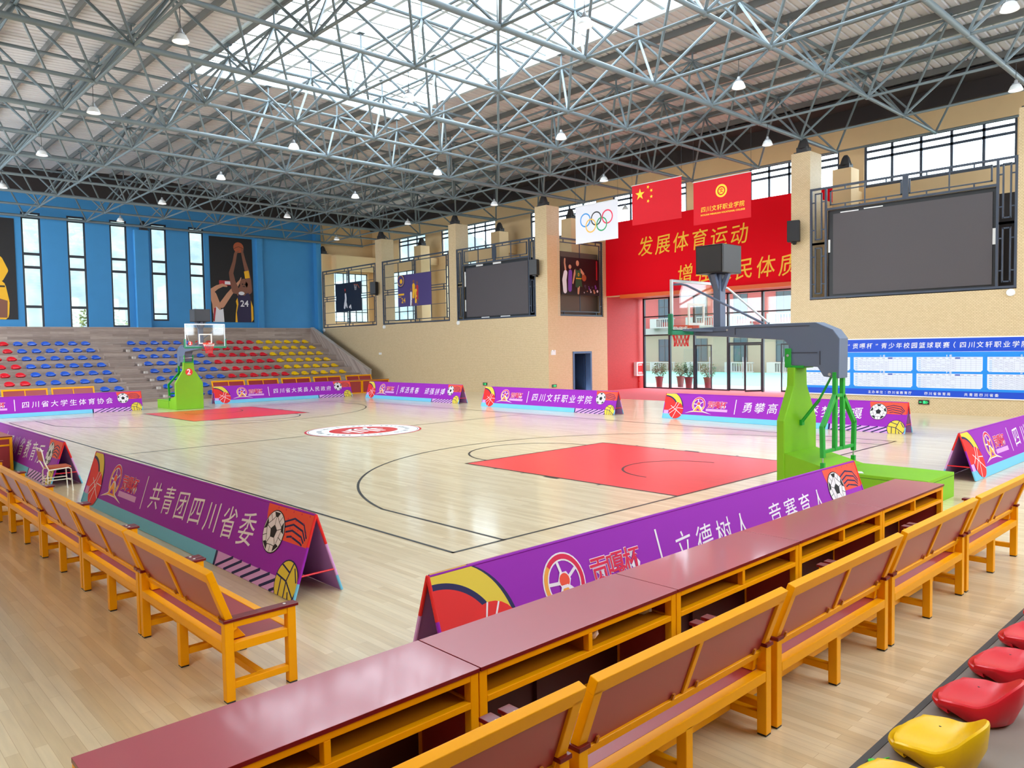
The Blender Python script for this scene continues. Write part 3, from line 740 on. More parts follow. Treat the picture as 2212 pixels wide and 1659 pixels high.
banner('四川省教育厅', 'shaded purple banner behind the small white-framed chair', (-3.9, -9.7), (4.2, -9.7))

# ================================================================ basketball hoops
M_pad = mat('lime_green_pad', rgb(122, 184, 8), .55, noise=.04, nscale=4)
M_padseam = mat('pad_seam', rgb(50, 90, 8), .6)
M_green = mat('green_leg_paint', rgb(22, 158, 52), .35)
M_arm = mat('grey_arm_paint', rgb(92, 106, 132), .38)
M_armd = mat('dark_grey_seam', rgb(52, 56, 68), .45)
M_boardpad = mat('teal_board_pad', rgb(30, 128, 92), .5)
M_alum = mat('silver_board_frame', rgb(214, 220, 224), .35, .3)
M_acr = glass_mat('backboard_acrylic', (.96, .98, .98, 1), .07)
M_target = mat('white_target_tape', rgb(240, 236, 228), .5)
M_rim = mat('orange_rim_paint', rgb(232, 66, 36), .4)
M_netr = mat('red_net_cord', rgb(226, 40, 50), .7); M_netw = mat('white_net_cord', rgb(240, 230, 230), .7)
M_led = mat('shot_clock_face', rgb(50, 52, 58), .5)
M_bolt = mat('zinc_bolt', rgb(190, 195, 200), .35, .8)
def hoop(label, loc, rzv, badge):
    t = thing('basketball_hoop', label, 'basketball hoop', loc, rzv, 'portable basketball hoops')
    m = MB(); m.box(.12, 2.56, -.62, .62, .0, .42); m.prism([(.12, -.62, .42), (1.05, -.62, .42), (.12, -.62, .66)], (0, 1.24, 0))
    m.box(1.0, 1.02, -.625, .625, .06, .425, 1); m.box(1.02, 2.565, -.625, .625, .36, .368, 1)
    m.build('base_pad', [M_pad, M_padseam], t, bevel=.015)
    m = MB(); pts = [(-.64, 0), (.64, 0), (.64, 1.24), (.26, 1.86), (.24, 2.2), (-.24, 2.2), (-.26, 1.86), (-.64, 1.24)]
    m.prism([(0, y, z) for y, z in pts], (.15, 0, 0)); fp = m.build('front_pad', M_pad, t, bevel=.02)
    if badge:
        A = Art(.36, .36); A.disc(.18, .18, .17, mat('badge_red', rgb(232, 50, 40), .5)); A.up(); A.text('2', .085, .075, .34, M_white, .03)
        o = A.build('number_badge', lambda x, y, z: Vector((-.002-z, -(x-.18), 1.58+y)), fp)
        o['label'] = 'round red badge with a white 2'
    # rear lifting legs
    for s in (-1, 1):
        m = MB(); m.bar((.86, s*.15, 2.12), (.86, s*.16, .72), .085, .07, (1, 0, 0)); m.build('leg', M_green, t, bevel=.006)
        m = MB(); m.bar((.86, s*.16, 1.70), (.86, s*.66, 1.17), .085, .07, (1, 0, 0)); m.bar((.86, s*.66, 1.20), (.86, s*.63, .64), .085, .07, (1, 0, 0)); m.tube((.86, s*.63, .64), (.86, s*.63, .55), .015, 8, 1)
        m.bar((.86, s*.63, .55), (.86, s*.63, .40), .07, .07, (1, 0, 0)); m.build('leg', [M_green, M_bolt], t, bevel=.006)
    m = MB(); m.bar((.86, -.63, .74), (.86, .63, .74), .05, .06); m.bar((.86, -.16, 1.70), (.86, .16, 1.70), .05, .06); m.build('crossbar', M_green, t, bevel=.005)
    m = MB(); m.tube((.74, 0, 2.06), (.5, 0, 1.6), .022); m.tube((.5, 0, 1.6), (.17, 0, 1.18), .032); m.sphere((.74, 0, 2.06), .035, 8, 5); m.box(.13, .2, -.05, .05, 1.12, 1.22); m.build('lift_rod', M_green, t)
    m = MB(); m.box(-.06, .06, -.21, -.185, 2.2, 2.55); m.box(-.06, .06, .185, .21, 2.2, 2.55); m.box(-.04, .3, -.2, .2, 2.19, 2.235)
    m.tube((.0, -.225, 2.42), (.0, .225, 2.42), .025, 8, 1); m.build('pivot_bracket', [M_green, M_bolt], t, bevel=.004)
    # arm
    prof = [(-2.17, 2.98), (-1.49, 3.0), (-.5, 3.02), (.51, 3.02), (.83, 2.88), (.95, 2.72), (.94, 2.01), (.66, 2.04), (.55, 2.21), (.1, 2.23), (.05, 2.24), (-.01, 2.62), (-.1, 2.71), (-1.22, 2.79), (-1.99, 2.83), (-2.17, 2.87)]
    m = MB(); m.prism([(x, -.18, z) for x, z in prof], (0, .36, 0)); ar = m.build('arm', M_arm, t, bevel=.012)
    m = MB()
    for s in (-1, 1):
        y = s*.184
        for a, b in (((.05, 2.47), (.55, 2.47)), ((.6, 2.25), (.6, 2.5)), ((-1.1, 2.96), (.4, 2.96)), ((-1.1, 2.83), (-1.1, 2.96)), ((-2.0, 2.90), (-1.3, 2.90))): m.bar((a[0], y, a[1]), (b[0], y, b[1]), .012, .012, (0, 1, 0))
        for bx_, bz_, br_ in ((-1.27, 2.93, .02), (.78, 2.08, .028)):
            mm = MB(); mm.tube((bx_, s*.18, bz_), (bx_, s*.205, bz_), br_, 8); mm.build('bolt', M_bolt, ar)
    m.build('arm_groove', M_armd, ar)
    # board
    bx = -2.1
    m = MB(); m.box(bx-.01, bx+.01, -.87, .87, 2.93, 3.93); bd = m.build('backboard', M_acr, t)
    m = MB()
    for a in ((-.9, -.86, 2.9, 3.95), (.86, .9, 2.9, 3.95)): m.box(bx-.025, bx+.03, *a)
    m.box(bx-.025, bx+.03, -.86, .86, 3.9, 3.95); m.box(bx-.025, bx+.03, -.86, .86, 2.9, 2.95); m.build('board_frame', M_alum, bd, bevel=.004)
    m = MB(); m.box(bx-.05, bx+.05, -.94, .94, 2.85, 2.94); m.box(bx-.05, bx+.05, -.94, -.885, 2.94, 3.27); m.box(bx-.05, bx+.05, .885, .94, 2.94, 3.27); m.build('board_pad', M_boardpad, bd, bevel=.015)
    m = MB()
    for a in ((-.295, -.245, 3.05, 3.5), (.245, .295, 3.05, 3.5), (-.245, .245, 3.45, 3.5), (-.245, .245, 3.05, 3.1)): m.box(bx-.014, bx+.012, *a)
    m.build('target_box', M_target, bd)
    if badge:
        A = Art(.2, .2); A.disc(.1, .1, .095, MATS['badge_red']); A.up(); A.text('2', .045, .04, .19, M_white, .03)
        A.build('number_sticker', lambda x, y, z: Vector((bx-.012-z, .78-x, 2.98+y)), bd)
    for s in (-1, 1):
        m = MB(); m.path([(bx+.03, s*.84, 3.85), (bx+.18, s*.8, 3.85), (bx+.28, s*.76, 3.82), (-.55, s*.12, 3.04)], .022, 8); m.build('board_brace', M_alum if s > 0 else M_arm, t)
        m = MB(); m.bar((bx+.03, s*.55, 2.95), (-1.6, s*.19, 2.92), .05, .04); m.build('board_bracket', M_arm, t)
    m = MB(); cx = bx-.15-.225; ri = [(cx+.235*math.cos(2*PI*i/28), .235*math.sin(2*PI*i/28), 3.05) for i in range(28)]
    m.path(ri, .011, 8, 0, True); m.box(bx-.16, bx-.02, -.09, .09, 3.0, 3.06); m.box(bx-.03, bx-.01, -.12, .12, 2.96, 3.1); rim = m.build('rim', M_rim, t)
    m = MB(); n = 12; lev = [(.225, 3.04), (.2, 2.94), (.165, 2.82), (.145, 2.72), (.15, 2.62)]
    for k in range(len(lev)-1):
        for i in range(n):
            for d in (0, 1):
                a = 2*PI*(i+.5*(k % 2))/n; b = 2*PI*(i+.5*(k % 2)+(.5 if d else -.5))/n
                m.tube((cx+lev[k][0]*math.cos(a), lev[k][0]*math.sin(a), lev[k][1]), (cx+lev[k+1][0]*math.cos(b), lev[k+1][0]*math.sin(b), lev[k+1][1]), .0065, 4, 1 if k == 0 else 0, caps=False)
    m.build('net', [M_netr, M_netw], rim)
    # shot clock
    m = MB(); m.bar((-1.56, 0, 3.0), (-1.56, 0, 4.06), .2, .16, (1, 0, 0))
    for s in (-1, 1): m.bar((-1.56, s*.06, 3.72), (-1.56, s*.22, 4.06), .08, .1, (1, 0, 0)); m.bar((-1.56+s*.06, 0, 3.72), (-1.56+s*.2, 0, 4.06), .08, .1, (0, 1, 0))
    m.build('shot_clock_post', M_arm, t, bevel=.008)
    m = MB(); m.box(-1.88, -1.27, -.35, .35, 4.06, 4.62); sk_ = m.build('shot_clock', M_blackmetal, t, bevel=.01)
    for a in ((-1.885, -1.88, -.32, .32), (-1.27, -1.265, -.32, .32), (-1.85, -1.3, -.355, -.35), (-1.85, -1.3, .35, .355)):
        m = MB(); m.box(*a, 4.09, 4.59); m.build('screen', M_led, sk_)
    return t
hoop('near portable basketball hoop with lime base and grey arm', (14.9, 0, 0), 0, False)
hoop('far portable basketball hoop with red number two badge', (-14.9, -.08, 0), PI, True)
mb = MB(); mb.face([(16.05, -.42, .424), (16.32, -.35, .424), (16.42, -.52, .424), (16.22, -.62, .43), (16.08, -.58, .424)]); mb.face([(16.08, -.58, .426), (16.22, -.62, .432), (16.3, -.5, .45), (16.15, -.46, .44)])
tag(mb.build('paper_sheet', M_white), 'white crumpled paper sheet lying on the near hoop base', 'paper')

# ================================================================ benches and desks
M_bench = mat('yellow_bench_paint', rgb(246, 168, 0), .4, spec=.2, noise=.04, nscale=5)
M_lam = mat('maroon_laminate', rgb(160, 50, 54), .3, spec=.5)
M_lamtop = mat('maroon_desk_top', rgb(176, 72, 86), .36, spec=.9, coat=.5)  # base made pinker than the laminate to carry the sky's sheen
M_arm_rest = mat('dark_red_armrest', rgb(116, 16, 22), .3)
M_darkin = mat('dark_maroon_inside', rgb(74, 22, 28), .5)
M_shelf = mat('amber_shelf', rgb(186, 110, 6), .4)
def make_bench():
    t = thing('bench', '', 'bench'); L = 1.94
    def part(name, m_, mt=M_bench, bev=.005): return m_.build(name, mt, t, bevel=bev)
    for x in (.03, L-.03):
        m = MB(); m.box(x-.035, x+.035, 0, .07, .012, .62); m.box(x-.034, x+.034, .001, .069, 0, .012, 1); part('leg', m, [M_bench, M_blackmetal])
        m = MB(); m.box(x-.035, x+.035, .51, .58, .012, .62); m.box(x-.034, x+.034, .511, .579, 0, .012, 1); part('leg', m, [M_bench, M_blackmetal])
        m = MB(); m.box(x-.03, x+.03, .07, .51, .57, .62); part('arm_rail', m)
        m = MB(); m.box(x-.03, x+.03, .07, .51, .10, .155); part('end_stretcher', m)
        m = MB(); m.box(x-.045, x+.045, -.012, .6, .62, .645); ap = part('armrest', m, M_arm_rest, .004)
        m = MB(); m.tube((x, .06, .645), (x, .06, .649), .012, 10); m.tube((x, .5, .645), (x, .5, .649), .012, 10); m.build('screw_cap', M_white, ap)
    for y in (0, .51):
        m = MB(); m.box(L/2-.035, L/2+.035, y, y+.07, .012, .40); m.box(L/2-.034, L/2+.034, y+.001, y+.069, 0, .012, 1); part('leg', m, [M_bench, M_blackmetal])
    m = MB(); m.box(.065, L-.065, .27, .33, .10, .155); m.box(L/2-.03, L/2+.03, .07, .51, .10, .155); part('stretcher', m)
    m = MB(); m.box(.065, L-.065, 0, .07, .385, .455); m.box(.065, L-.065, .51, .58, .385, .455)
    for x in (.03, L-.03): m.box(x-.03, x+.03, .07, .51, .385, .455)
    part('seat_frame', m)
    m = MB(); m.box(.062, L-.062, .07, .51, .43, .452); part('seat_board', m, M_lam, .003)
    # leaning back
    d = Vector((0, -.17, .47)).normalized(); b0 = Vector((0, .075, .545)); H = .47
    m = MB(); w_ = .07
    def P(x, k): return Vector((x, b0.y, b0.z))+d*k
    nrm = Vector((0, d.z, -d.y))
    m.bar(P(.037, 0), P(.037, H-.02), w_, .055, nrm); m.bar(P(L-.037, 0), P(L-.037, H-.02), w_, .055, nrm)
    m.bar(P(0, H), P(L, H), .055, .09, d); m.bar(P(.07, .03), P(L-.07, .03), .05, .06, d); m.bar(P(L/2, .06), P(L/2, H-.04), .045, .045, nrm)
    bf = part('backrest_frame', m)
    for a, b in ((.07, L/2-.022), (L/2+.022, L-.07)):
        m = MB(); m.bar(P((a+b)/2, .055), P((a+b)/2, H-.04), b-a, .018, nrm); pn = m.build('back_panel', M_lam, bf)
        m = MB()
        for x in (a+.1, b-.1): m.bar(P(x, .06)-nrm*.02, P(x, .1)-nrm*.02, .02, .012, nrm)
        m.build('clip', M_shelf, pn)
    for x in (.1, L-.1):
        m = MB(); m.prism([(x-.02, .07, .455), (x-.02, .2, .455), (x-.02, .09, .6), (x-.02, .05, .6)], (.04, 0, 0)); part('bracket', m)
    return t
BENCH = [None]
def place_bench(loc, rzv, label, group):
    if BENCH[0] is None: BENCH[0] = make_bench(); o = BENCH[0]
    else: o = copy_tree(BENCH[0])
    o.location = loc; o.rotation_euler = (0, 0, rzv); tag(o, label, 'bench', group); return o
g = 'benches behind the near desk row'
for y, l in [(-12.88, 'yellow wooden bench with maroon panels cut off by the lower picture edge'), (-10.86, 'yellow bench with maroon back behind the desk nearest the picture bottom, first fully seen'), (-8.83, 'yellow bench in the middle of the desk row, nearest the red and yellow step seats'), (-6.80, 'yellow bench behind the fourth desk, whose shelf holds an orange wrapper'), (-4.77, 'yellow bench at the hoop end of the desk row, last of that row')]:
    place_bench((19.2, y, 0), PI/2, l, g)
g = 'benches behind the near touchline banner'
for i, l in enumerate(['yellow bench nearest the desk row corner, its whole end frame in view', 'second yellow bench back from the desk row along the touchline', 'third yellow bench back from the desk row along the touchline', 'fourth yellow bench back from the desk row along the touchline', 'fifth yellow bench back along the touchline, near the white-framed chair', 'last yellow bench on the touchline, beside the upright maroon desk end']):
    place_bench((16.10-1.94-1.98*i, -11.38, 0), 0, l, g)
g = 'benches before the far bleachers'
for y, l in [(-4.5, 'bench at the foot of the far bleachers cut by the picture edge'), (-2.4, 'bench at the foot of the far bleachers nearest the bleacher aisle'), (5.6, 'orange-framed far bench beside the far hoop'), (7.7, 'second orange-framed far bench from the far hoop'), (9.85, 'third orange-framed far bench from the far hoop'), (12.0, 'fourth orange-framed far bench from the far hoop'), (14.3, 'last orange-framed far bench, next to the yellow wall')]:
    place_bench((-21.6, y, 0), -PI/2, l, g)

def make_desk():
    t = thing('desk', '', 'desk'); L = 1.97; D = .58
    def part(name, m_, mt=M_bench, bev=.004, par=None): return m_.build(name, mt, par or t, bevel=bev)
    m = MB(); m.box(0, L, -.015, D+.01, .78, .805); m.m[-6:] = [1, 0, 1, 1, 1, 1]; part('desk_top', m, [M_lamtop, M_arm_rest], .002)
    for x in (.03, L-.03):
        for y in (.03, D-.03):
            m = MB(); m.box(x-.03, x+.03, y-.03, y+.03, 0, .78); part('leg', m)
    m = MB(); m.box(.06, L-.06, 0, .05, .735, .78); m.box(.06, L-.06, 0, .05, .575, .615); m.box(L/2-.02, L/2+.02, 0, .05, .615, .735)
    m.box(.06, L-.06, D-.05, D, .735, .78); m.box(.06, L-.06, D-.05, D, .0, .05)
    for x in (.03, L-.03): m.box(x-.025, x+.025, .06, D-.06, .735, .78); m.box(x-.025, x+.025, .06, D-.06, .575, .615); m.box(x-.025, x+.025, .06, D-.06, 0, .05)
    part('frame', m)
    m = MB(); m.box(.06, L-.06, .05, D-.06, .595, .61); part('shelf', m, M_shelf, 0)
    m = MB(); m.box(L/2-.012, L/2+.012, .05, D-.06, .61, .775); part('divider', m, M_shelf, 0)
    m = MB(); m.box(.06, L-.06, D-.03, D-.012, .05, .735); part('back_panel', m, M_lam, 0)
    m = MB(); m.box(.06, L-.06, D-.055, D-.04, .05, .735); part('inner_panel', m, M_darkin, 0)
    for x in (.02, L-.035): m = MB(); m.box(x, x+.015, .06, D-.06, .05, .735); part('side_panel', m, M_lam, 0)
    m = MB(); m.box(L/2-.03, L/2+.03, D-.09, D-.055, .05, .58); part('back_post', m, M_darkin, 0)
    return t
DESK = [None]
def place_desk(loc, rzv, label, group):
    if DESK[0] is None: DESK[0] = make_desk(); o = DESK[0]
    else: o = copy_tree(DESK[0])
    o.location = loc; o.rotation_euler = (0, 0, rzv); tag(o, label, 'desk', group); return o
g = 'maroon-topped desks along the near baseline'
for i, l in enumerate(['maroon-topped desk running out of the lower picture edge', 'maroon-topped desk with the white paper bag, second from the picture bottom', 'maroon-topped desk in the middle of the near row, holding a paper scrap', 'maroon-topped desk fourth from the picture bottom', 'maroon-topped desk at the hoop end with a plastic bottle in it']):
    place_desk((18.39, -12.80+1.978*i, 0), PI/2, l, g)
g = 'maroon desks at the far end'
for y, l in [(13.85, 'far maroon desk seen from its closed side, next to the yellow wall'), (11.85, 'far maroon desk seen from its closed side, partly behind a purple banner'), (9.85, 'far maroon desk hidden behind a purple banner, beside the orange benches')]:
    place_desk((-19.5, y, 0), -PI/2, l, g)
place_desk((-1.07, -10.60, 0), 0, 'maroon desk end with an orange post at the picture edge on the touchline', None)

# white-framed stacking chair
M_chw = mat('white_chair_tube', rgb(236, 234, 226), .35); M_chv = mat('rust_chair_vinyl', rgb(176, 74, 34), .55)
t = thing('chair', 'small white-framed chair with rust vinyl seat beside a purple banner', 'chair', (4.72, -9.98, 0), 0)
m = MB()
for x in (-.2, .2): m.path([(x, -.2, 0), (x, -.19, .40), (x, -.17, .44), (x, .17, .46), (x, .21, .43), (x, .23, 0)], .013, 8)
m.path([(-.2, -.19, .2), (.2, -.19, .2)], .01, 6); m.path([(-.2, .22, .2), (.2, .22, .2)], .01, 6); m.path([(-.2, -.19, .24), (-.2, .22, .24)], .01, 6); m.path([(.2, -.19, .24), (.2, .22, .24)], .01, 6)
m.build('frame', M_chw, t)
m = MB(); m.path([(-.2, -.17, .44), (-.2, -.24, .6), (-.19, -.27, .8), (-.15, -.28, .86), (.15, -.28, .86), (.19, -.27, .8), (.2, -.24, .6), (.2, -.17, .44)], .013, 8); m.build('back_frame', M_chw, t)
m = MB(); m.box(-.2, .2, -.16, .22, .455, .495); m.build('seat', M_chv, t, bevel=.012)
m = MB(); m.bar((0, -.25, .62), (0, -.272, .80), .36, .025, (0, 1, 0)); m.build('backrest', M_chv, t, bevel=.006)

# things left on the desk shelves
SH = .612
M_pet = mat('clear_bottle_plastic', rgb(206, 216, 224), .15, spec=.8); M_lab = mat('bottle_label', rgb(230, 235, 240), .4)
t = thing('water_bottle', 'clear plastic bottle lying in the desk by the hoop', 'bottle', (18.16, -3.62, SH+.033), PI/2-.1)
m = MB()
prof = [(.001, 0), (.03, 0), (.032, .02), (.03, .06), (.032, .12), (.026, .16), (.013, .185), (.013, .2)]
n = 14; v = []; 
for i in range(n):
    a = 2*PI*i/n
    for r, z in prof: v.append((z-.1, r*math.cos(a), r*math.sin(a)))
k = len(prof); m.mesh(v, [(i*k+j, ((i+1) % n)*k+j, ((i+1) % n)*k+j+1, i*k+j+1) for i in range(n) for j in range(k-1)], 0, True); m.build('bottle_body', M_pet, t)
m = MB(); m.tube((.1, 0, 0), (.125, 0, 0), .015, 12); m.build('cap', M_white, t)
m = MB(); m.tube((-.04, 0, 0), (.03, 0, 0), .0328, 14); m.build('wrapper', M_lab, t)
def crumple(name, label, cat, loc, r, mt, sz=.6, seed=1):
    rnd = random.Random(seed); m = MB(); n, k = 10, 7; v = []
    for i in range(n):
        for j in range(k+1):
            a = 2*PI*i/n; b = PI*j/k; q = r*(.65+.55*rnd.random()) if 0 < j < k else r*.7
            v.append((q*math.sin(b)*math.cos(a), q*math.sin(b)*math.sin(a), -q*sz*math.cos(b)))
    zmin = min(p[2] for p in v); v = [(x, y, z-zmin) for x, y, z in v]
    m.mesh(v, [(i*(k+1)+j, ((i+1) % n)*(k+1)+j, ((i+1) % n)*(k+1)+j+1, i*(k+1)+j+1) for i in range(n) for j in range(k)])
    o = m.build(name, mt); o.location = loc; return tag(o, label, cat)
M_tissue = mat('white_tissue', rgb(238, 236, 232), .8); M_bag = mat('grey_plastic_bag', rgb(190, 196, 204), .25, spec=.7)
crumple('plastic_bag', 'crumpled clear plastic bag at the shelf end of the second desk', 'bag', (18.2, -9.02, SH), .085, M_bag, .8, 3)
crumple('paper_bag', 'small white paper bag at the divider of the second desk', 'paper', (18.27, -9.70, SH), .05, M_tissue, 1.3, 5)
crumple('tissue', 'white tissue scrap at the divider of the middle desk', 'tissue', (18.24, -7.68, SH), .045, M_tissue, 1.2, 8)
crumple('snack_wrapper', 'small orange wrapper at the end of the fourth desk shelf', 'wrapper', (18.2, -5.05, SH), .055, mat('orange_wrapper', rgb(206, 96, 40), .4), .6, 9)
crumple('black_scrap', 'small black scrap in the second desk shelf', 'litter', (18.14, -10.05, SH), .04, M_blackmetal, .6, 11)

# ================================================================ bleacher seats
def SS(y): t = max(0, min(1, (y+.10)/.14)); return t*t*(3-2*t)
def make_seat(far):
    n1, n2 = (18, 14) if not far else (10, 8)
    W, D = .44, .42; v = []; fs = []
    for i in range(n2+1):                     # along depth: front 0 -> back 1
        k = i/n2
        for j in range(n1+1):
            s = -1+2*j/n1
            wk = W/2*1.04; 
            y = -D/2+D*k
            x = s*wk
            fr = max(0, (.12-k)/.12); z = .115-.035*fr*fr-.016*(1-s*s)*math.sin(PI*min(1, k*1.1))
            up = max(0, (k-.66)/.34); z += .15*up**1.5*(1-.62*abs(s)**2.6)+.022*abs(s)**3*min(1, k*2)
            y += .03*up-.05*up*(abs(s)**2.2); y += .05*(abs(s)**3)*fr+(.06*abs(s)**4 if k < .06 else 0)
            u_, w2 = s, 2*k-1; x *= math.sqrt(1-.30*w2*w2); y *= math.sqrt(1-.28*u_*u_)
            v.append((x, y, z))
    N_ = n1+1
    for i in range(n2):
        for j in range(n1): fs.append((i*N_+j, i*N_+j+1, (i+1)*N_+j+1, (i+1)*N_+j))
    rim = [j for j in range(N_)]+[i*N_+n1 for i in range(1, n2+1)]+[n2*N_+j for j in range(n1-1, -1, -1)]+[i*N_ for i in range(n2-1, 0, -1)]
    def off(dxy, fz):
        out = []
        for q in rim:
            x, y, z = v[q]; l = math.hypot(x, y) or 1; out.append((x+x/l*dxy, y+y/l*dxy, fz(z, y)))
        return out
    k0 = len(v); R_ = len(rim)
    rings = [rim]
    for dxy, fz in ((.012, lambda z, y: z-.006), (.016, lambda z, y: z-.02), (.006, lambda z, y: z-.042 if y < 0 else z-.042-(z-.042)*.45*min(1, y/.15)), (-.035, lambda z, y: .05*(1-SS(y))+.02*SS(y)), (-.075, lambda z, y: .045*(1-SS(y)))):
        a = len(v); v += off(dxy, fz); rings.append(list(range(a, a+R_)))
    for a, b in zip(rings, rings[1:]):
        for i in range(R_): fs.append((a[i], b[i], b[(i+1) % R_], a[(i+1) % R_]))
    m = MB(); m.mesh(v, fs, 0, True); return m
M_sr = mat('red_seat_plastic', rgb(224, 22, 42), .35); M_sy = mat('yellow_seat_plastic', rgb(252, 202, 0), .32, spec=.4); M_sb = mat('blue_seat_plastic', rgb(38, 92, 206), .4)
near_mb, far_mb = make_seat(False), make_seat(True)
SEATC = {'red': M_sr, 'yellow': M_sy, 'blue': M_sb}
near_src = {}; far_src = {}
def near_seat(color, y, label):
    t = thing('stadium_seat', label, 'seat', (20.31, y, .381), -PI/2, 'plastic seats on the near bleacher step')
    if color not in near_src: near_src[color] = near_mb.build('seat_shell', SEATC[color], t)
    else: o = near_src[color].copy(); COL.objects.link(o); o.parent = t
    if 'screw' not in near_src:
        m = MB(); m.tube((-.15, -.02, .095), (-.15, -.02, .112), .007, 8); near_src['screw'] = m.build('screw', M_blackmetal, t)
    else: o = near_src['screw'].copy(); COL.objects.link(o); o.parent = t
    return t
for c, y, l in [('yellow', -9.86, 'yellow plastic step seat cut off by the lower picture edge'), ('yellow', -9.2, 'yellow plastic step seat in full view beside the green spoon'), ('red', -8.5, 'red plastic step seat next to the yellow ones'), ('red', -7.8, 'second red plastic step seat from the yellow ones'), ('red', -7.1, 'third red plastic step seat from the yellow ones'), ('red', -6.4, 'fourth red plastic step seat, clipped by the picture edge')]:
    near_seat(c, y, l)
def far_seat(color, x, y, z, label, group):
    if color not in far_src: far_src[color] = far_mb.build('stadium_seat', SEATC[color]); o = far_src[color]
    else: o = far_src[color].copy(); COL.objects.link(o)
    o.location = (x, y, z); o.rotation_euler = (0, 0, PI/2); tag(o, label, 'seat', group)
for k in range(1, 9):
    x = -22.45-1.03*(k-1)-.24; z = .2+.43*(k-1)
    for i in range(18):
        if (k == 2 and i > 6) or (k == 1 and i > 3): continue
        c = ['blue', 'red', 'yellow'][i//6]; j = i % 6
        far_seat(c, x, 1.97+.708*i, z, '%s %s seat from the aisle, %s row up, bleacher block nearer the yellow wall' % (ORD[j], c, ORD[k-1]), 'plastic seats on the far bleachers by the yellow wall')
    for i in range(8):
        if k == 1 or (k == 2 and i > 1): continue
        c = ['blue', 'red'][i//6]; j = i % 6
        far_seat(c, x, -.62-.704*i, z, '%s %s seat from the aisle, %s row up, bleacher block away from the yellow wall' % (ORD[j], c, ORD[k-1]), 'plastic seats on the far bleachers away from the yellow wall')
mb = MB(); mb.lathe([(.001, .004), (.02, .003), (.026, .01), (.024, .012), (.001, .008)], (0, 0, 0), 14); mb.bar((.024, 0, .011), (.11, .03, .006), .008, .003)
o = mb.build('plastic_spoon', mat('bright_green_plastic', rgb(70, 220, 50), .4)); o.location = (20.1, -9.5, .384); o.rotation_euler = (0, 0, .9); tag(o, 'tiny bright green plastic spoon on the near step', 'spoon')

# ================================================================ big grilles, screens, posters on the far wall
def grille(name, label, axis, c, u0, u1, z0, z1, cols=2, rows=2, key=True, flip=1):
    t = thing(name, label, 'grille', (0, 0, 0), 0)
    def bx(m, a0, a1, b0, b1, d=.07):
        if axis == 'y': m.box(a0, a1, c-d/2, c+d/2, b0, b1)
        else: m.box(c-d/2, c+d/2, a0, a1, b0, b1)
    m = MB(); w_ = .09
    bx(m, u0, u0+w_, z0, z1); bx(m, u1-w_, u1, z0, z1); bx(m, u0+w_, u1-w_, z0, z0+w_); bx(m, u0+w_, u1-w_, z1-w_, z1); m.build('frame', M_slate, t)
    cw = (u1-u0)/cols; rh = (z1-z0)/rows
    for i in range(cols):
        for j in range(rows):
            a0, a1, b0, b1 = u0+cw*i, u0+cw*(i+1), z0+rh*j, z0+rh*(j+1); g = .14
            m = MB()
            if i > 0: bx(m, a0-.0, a0+.05, b0, b1, .06)
            if j > 0: bx(m, a0, a1, b0-.02, b0+.03, .055)
            i0 = g+(.09 if i == 0 else 0); i1 = g+(.09 if i == cols-1 else 0); j0 = g+(.09 if j == 0 else 0); j1 = g+(.09 if j == rows-1 else 0)
            p0, p1, q0, q1 = a0+i0, a1-i1, b0+j0, b1-j1; b = .05
            bx(m, p0, p0+b, q0, q1, .05); bx(m, p1-b, p1, q0, q1, .05); bx(m, p0+b, p1-b, q0, q0+b, .05); bx(m, p0+b, p1-b, q1-b, q1, .05)
            for uu in (p0+.35, p1-.35):
                bx(m, uu, uu+.04, b0, q0, .045); bx(m, uu, uu+.04, q1, b1, .045)
            for vv in (q0+.35, q1-.35): bx(m, a0, p0, vv, vv+.04, .045); bx(m, p1, a1, vv, vv+.04, .045)
            um = p0+(p1-p0)*.5; vm = q0+(q1-q0)*.5
            bx(m, um-.015, um+.015, q0+b, q1-b, .04); bx(m, p0+b, p1-b, vm-.015, vm+.015, .04)
            m.build('lattice_panel', M_slate, t)
    return t
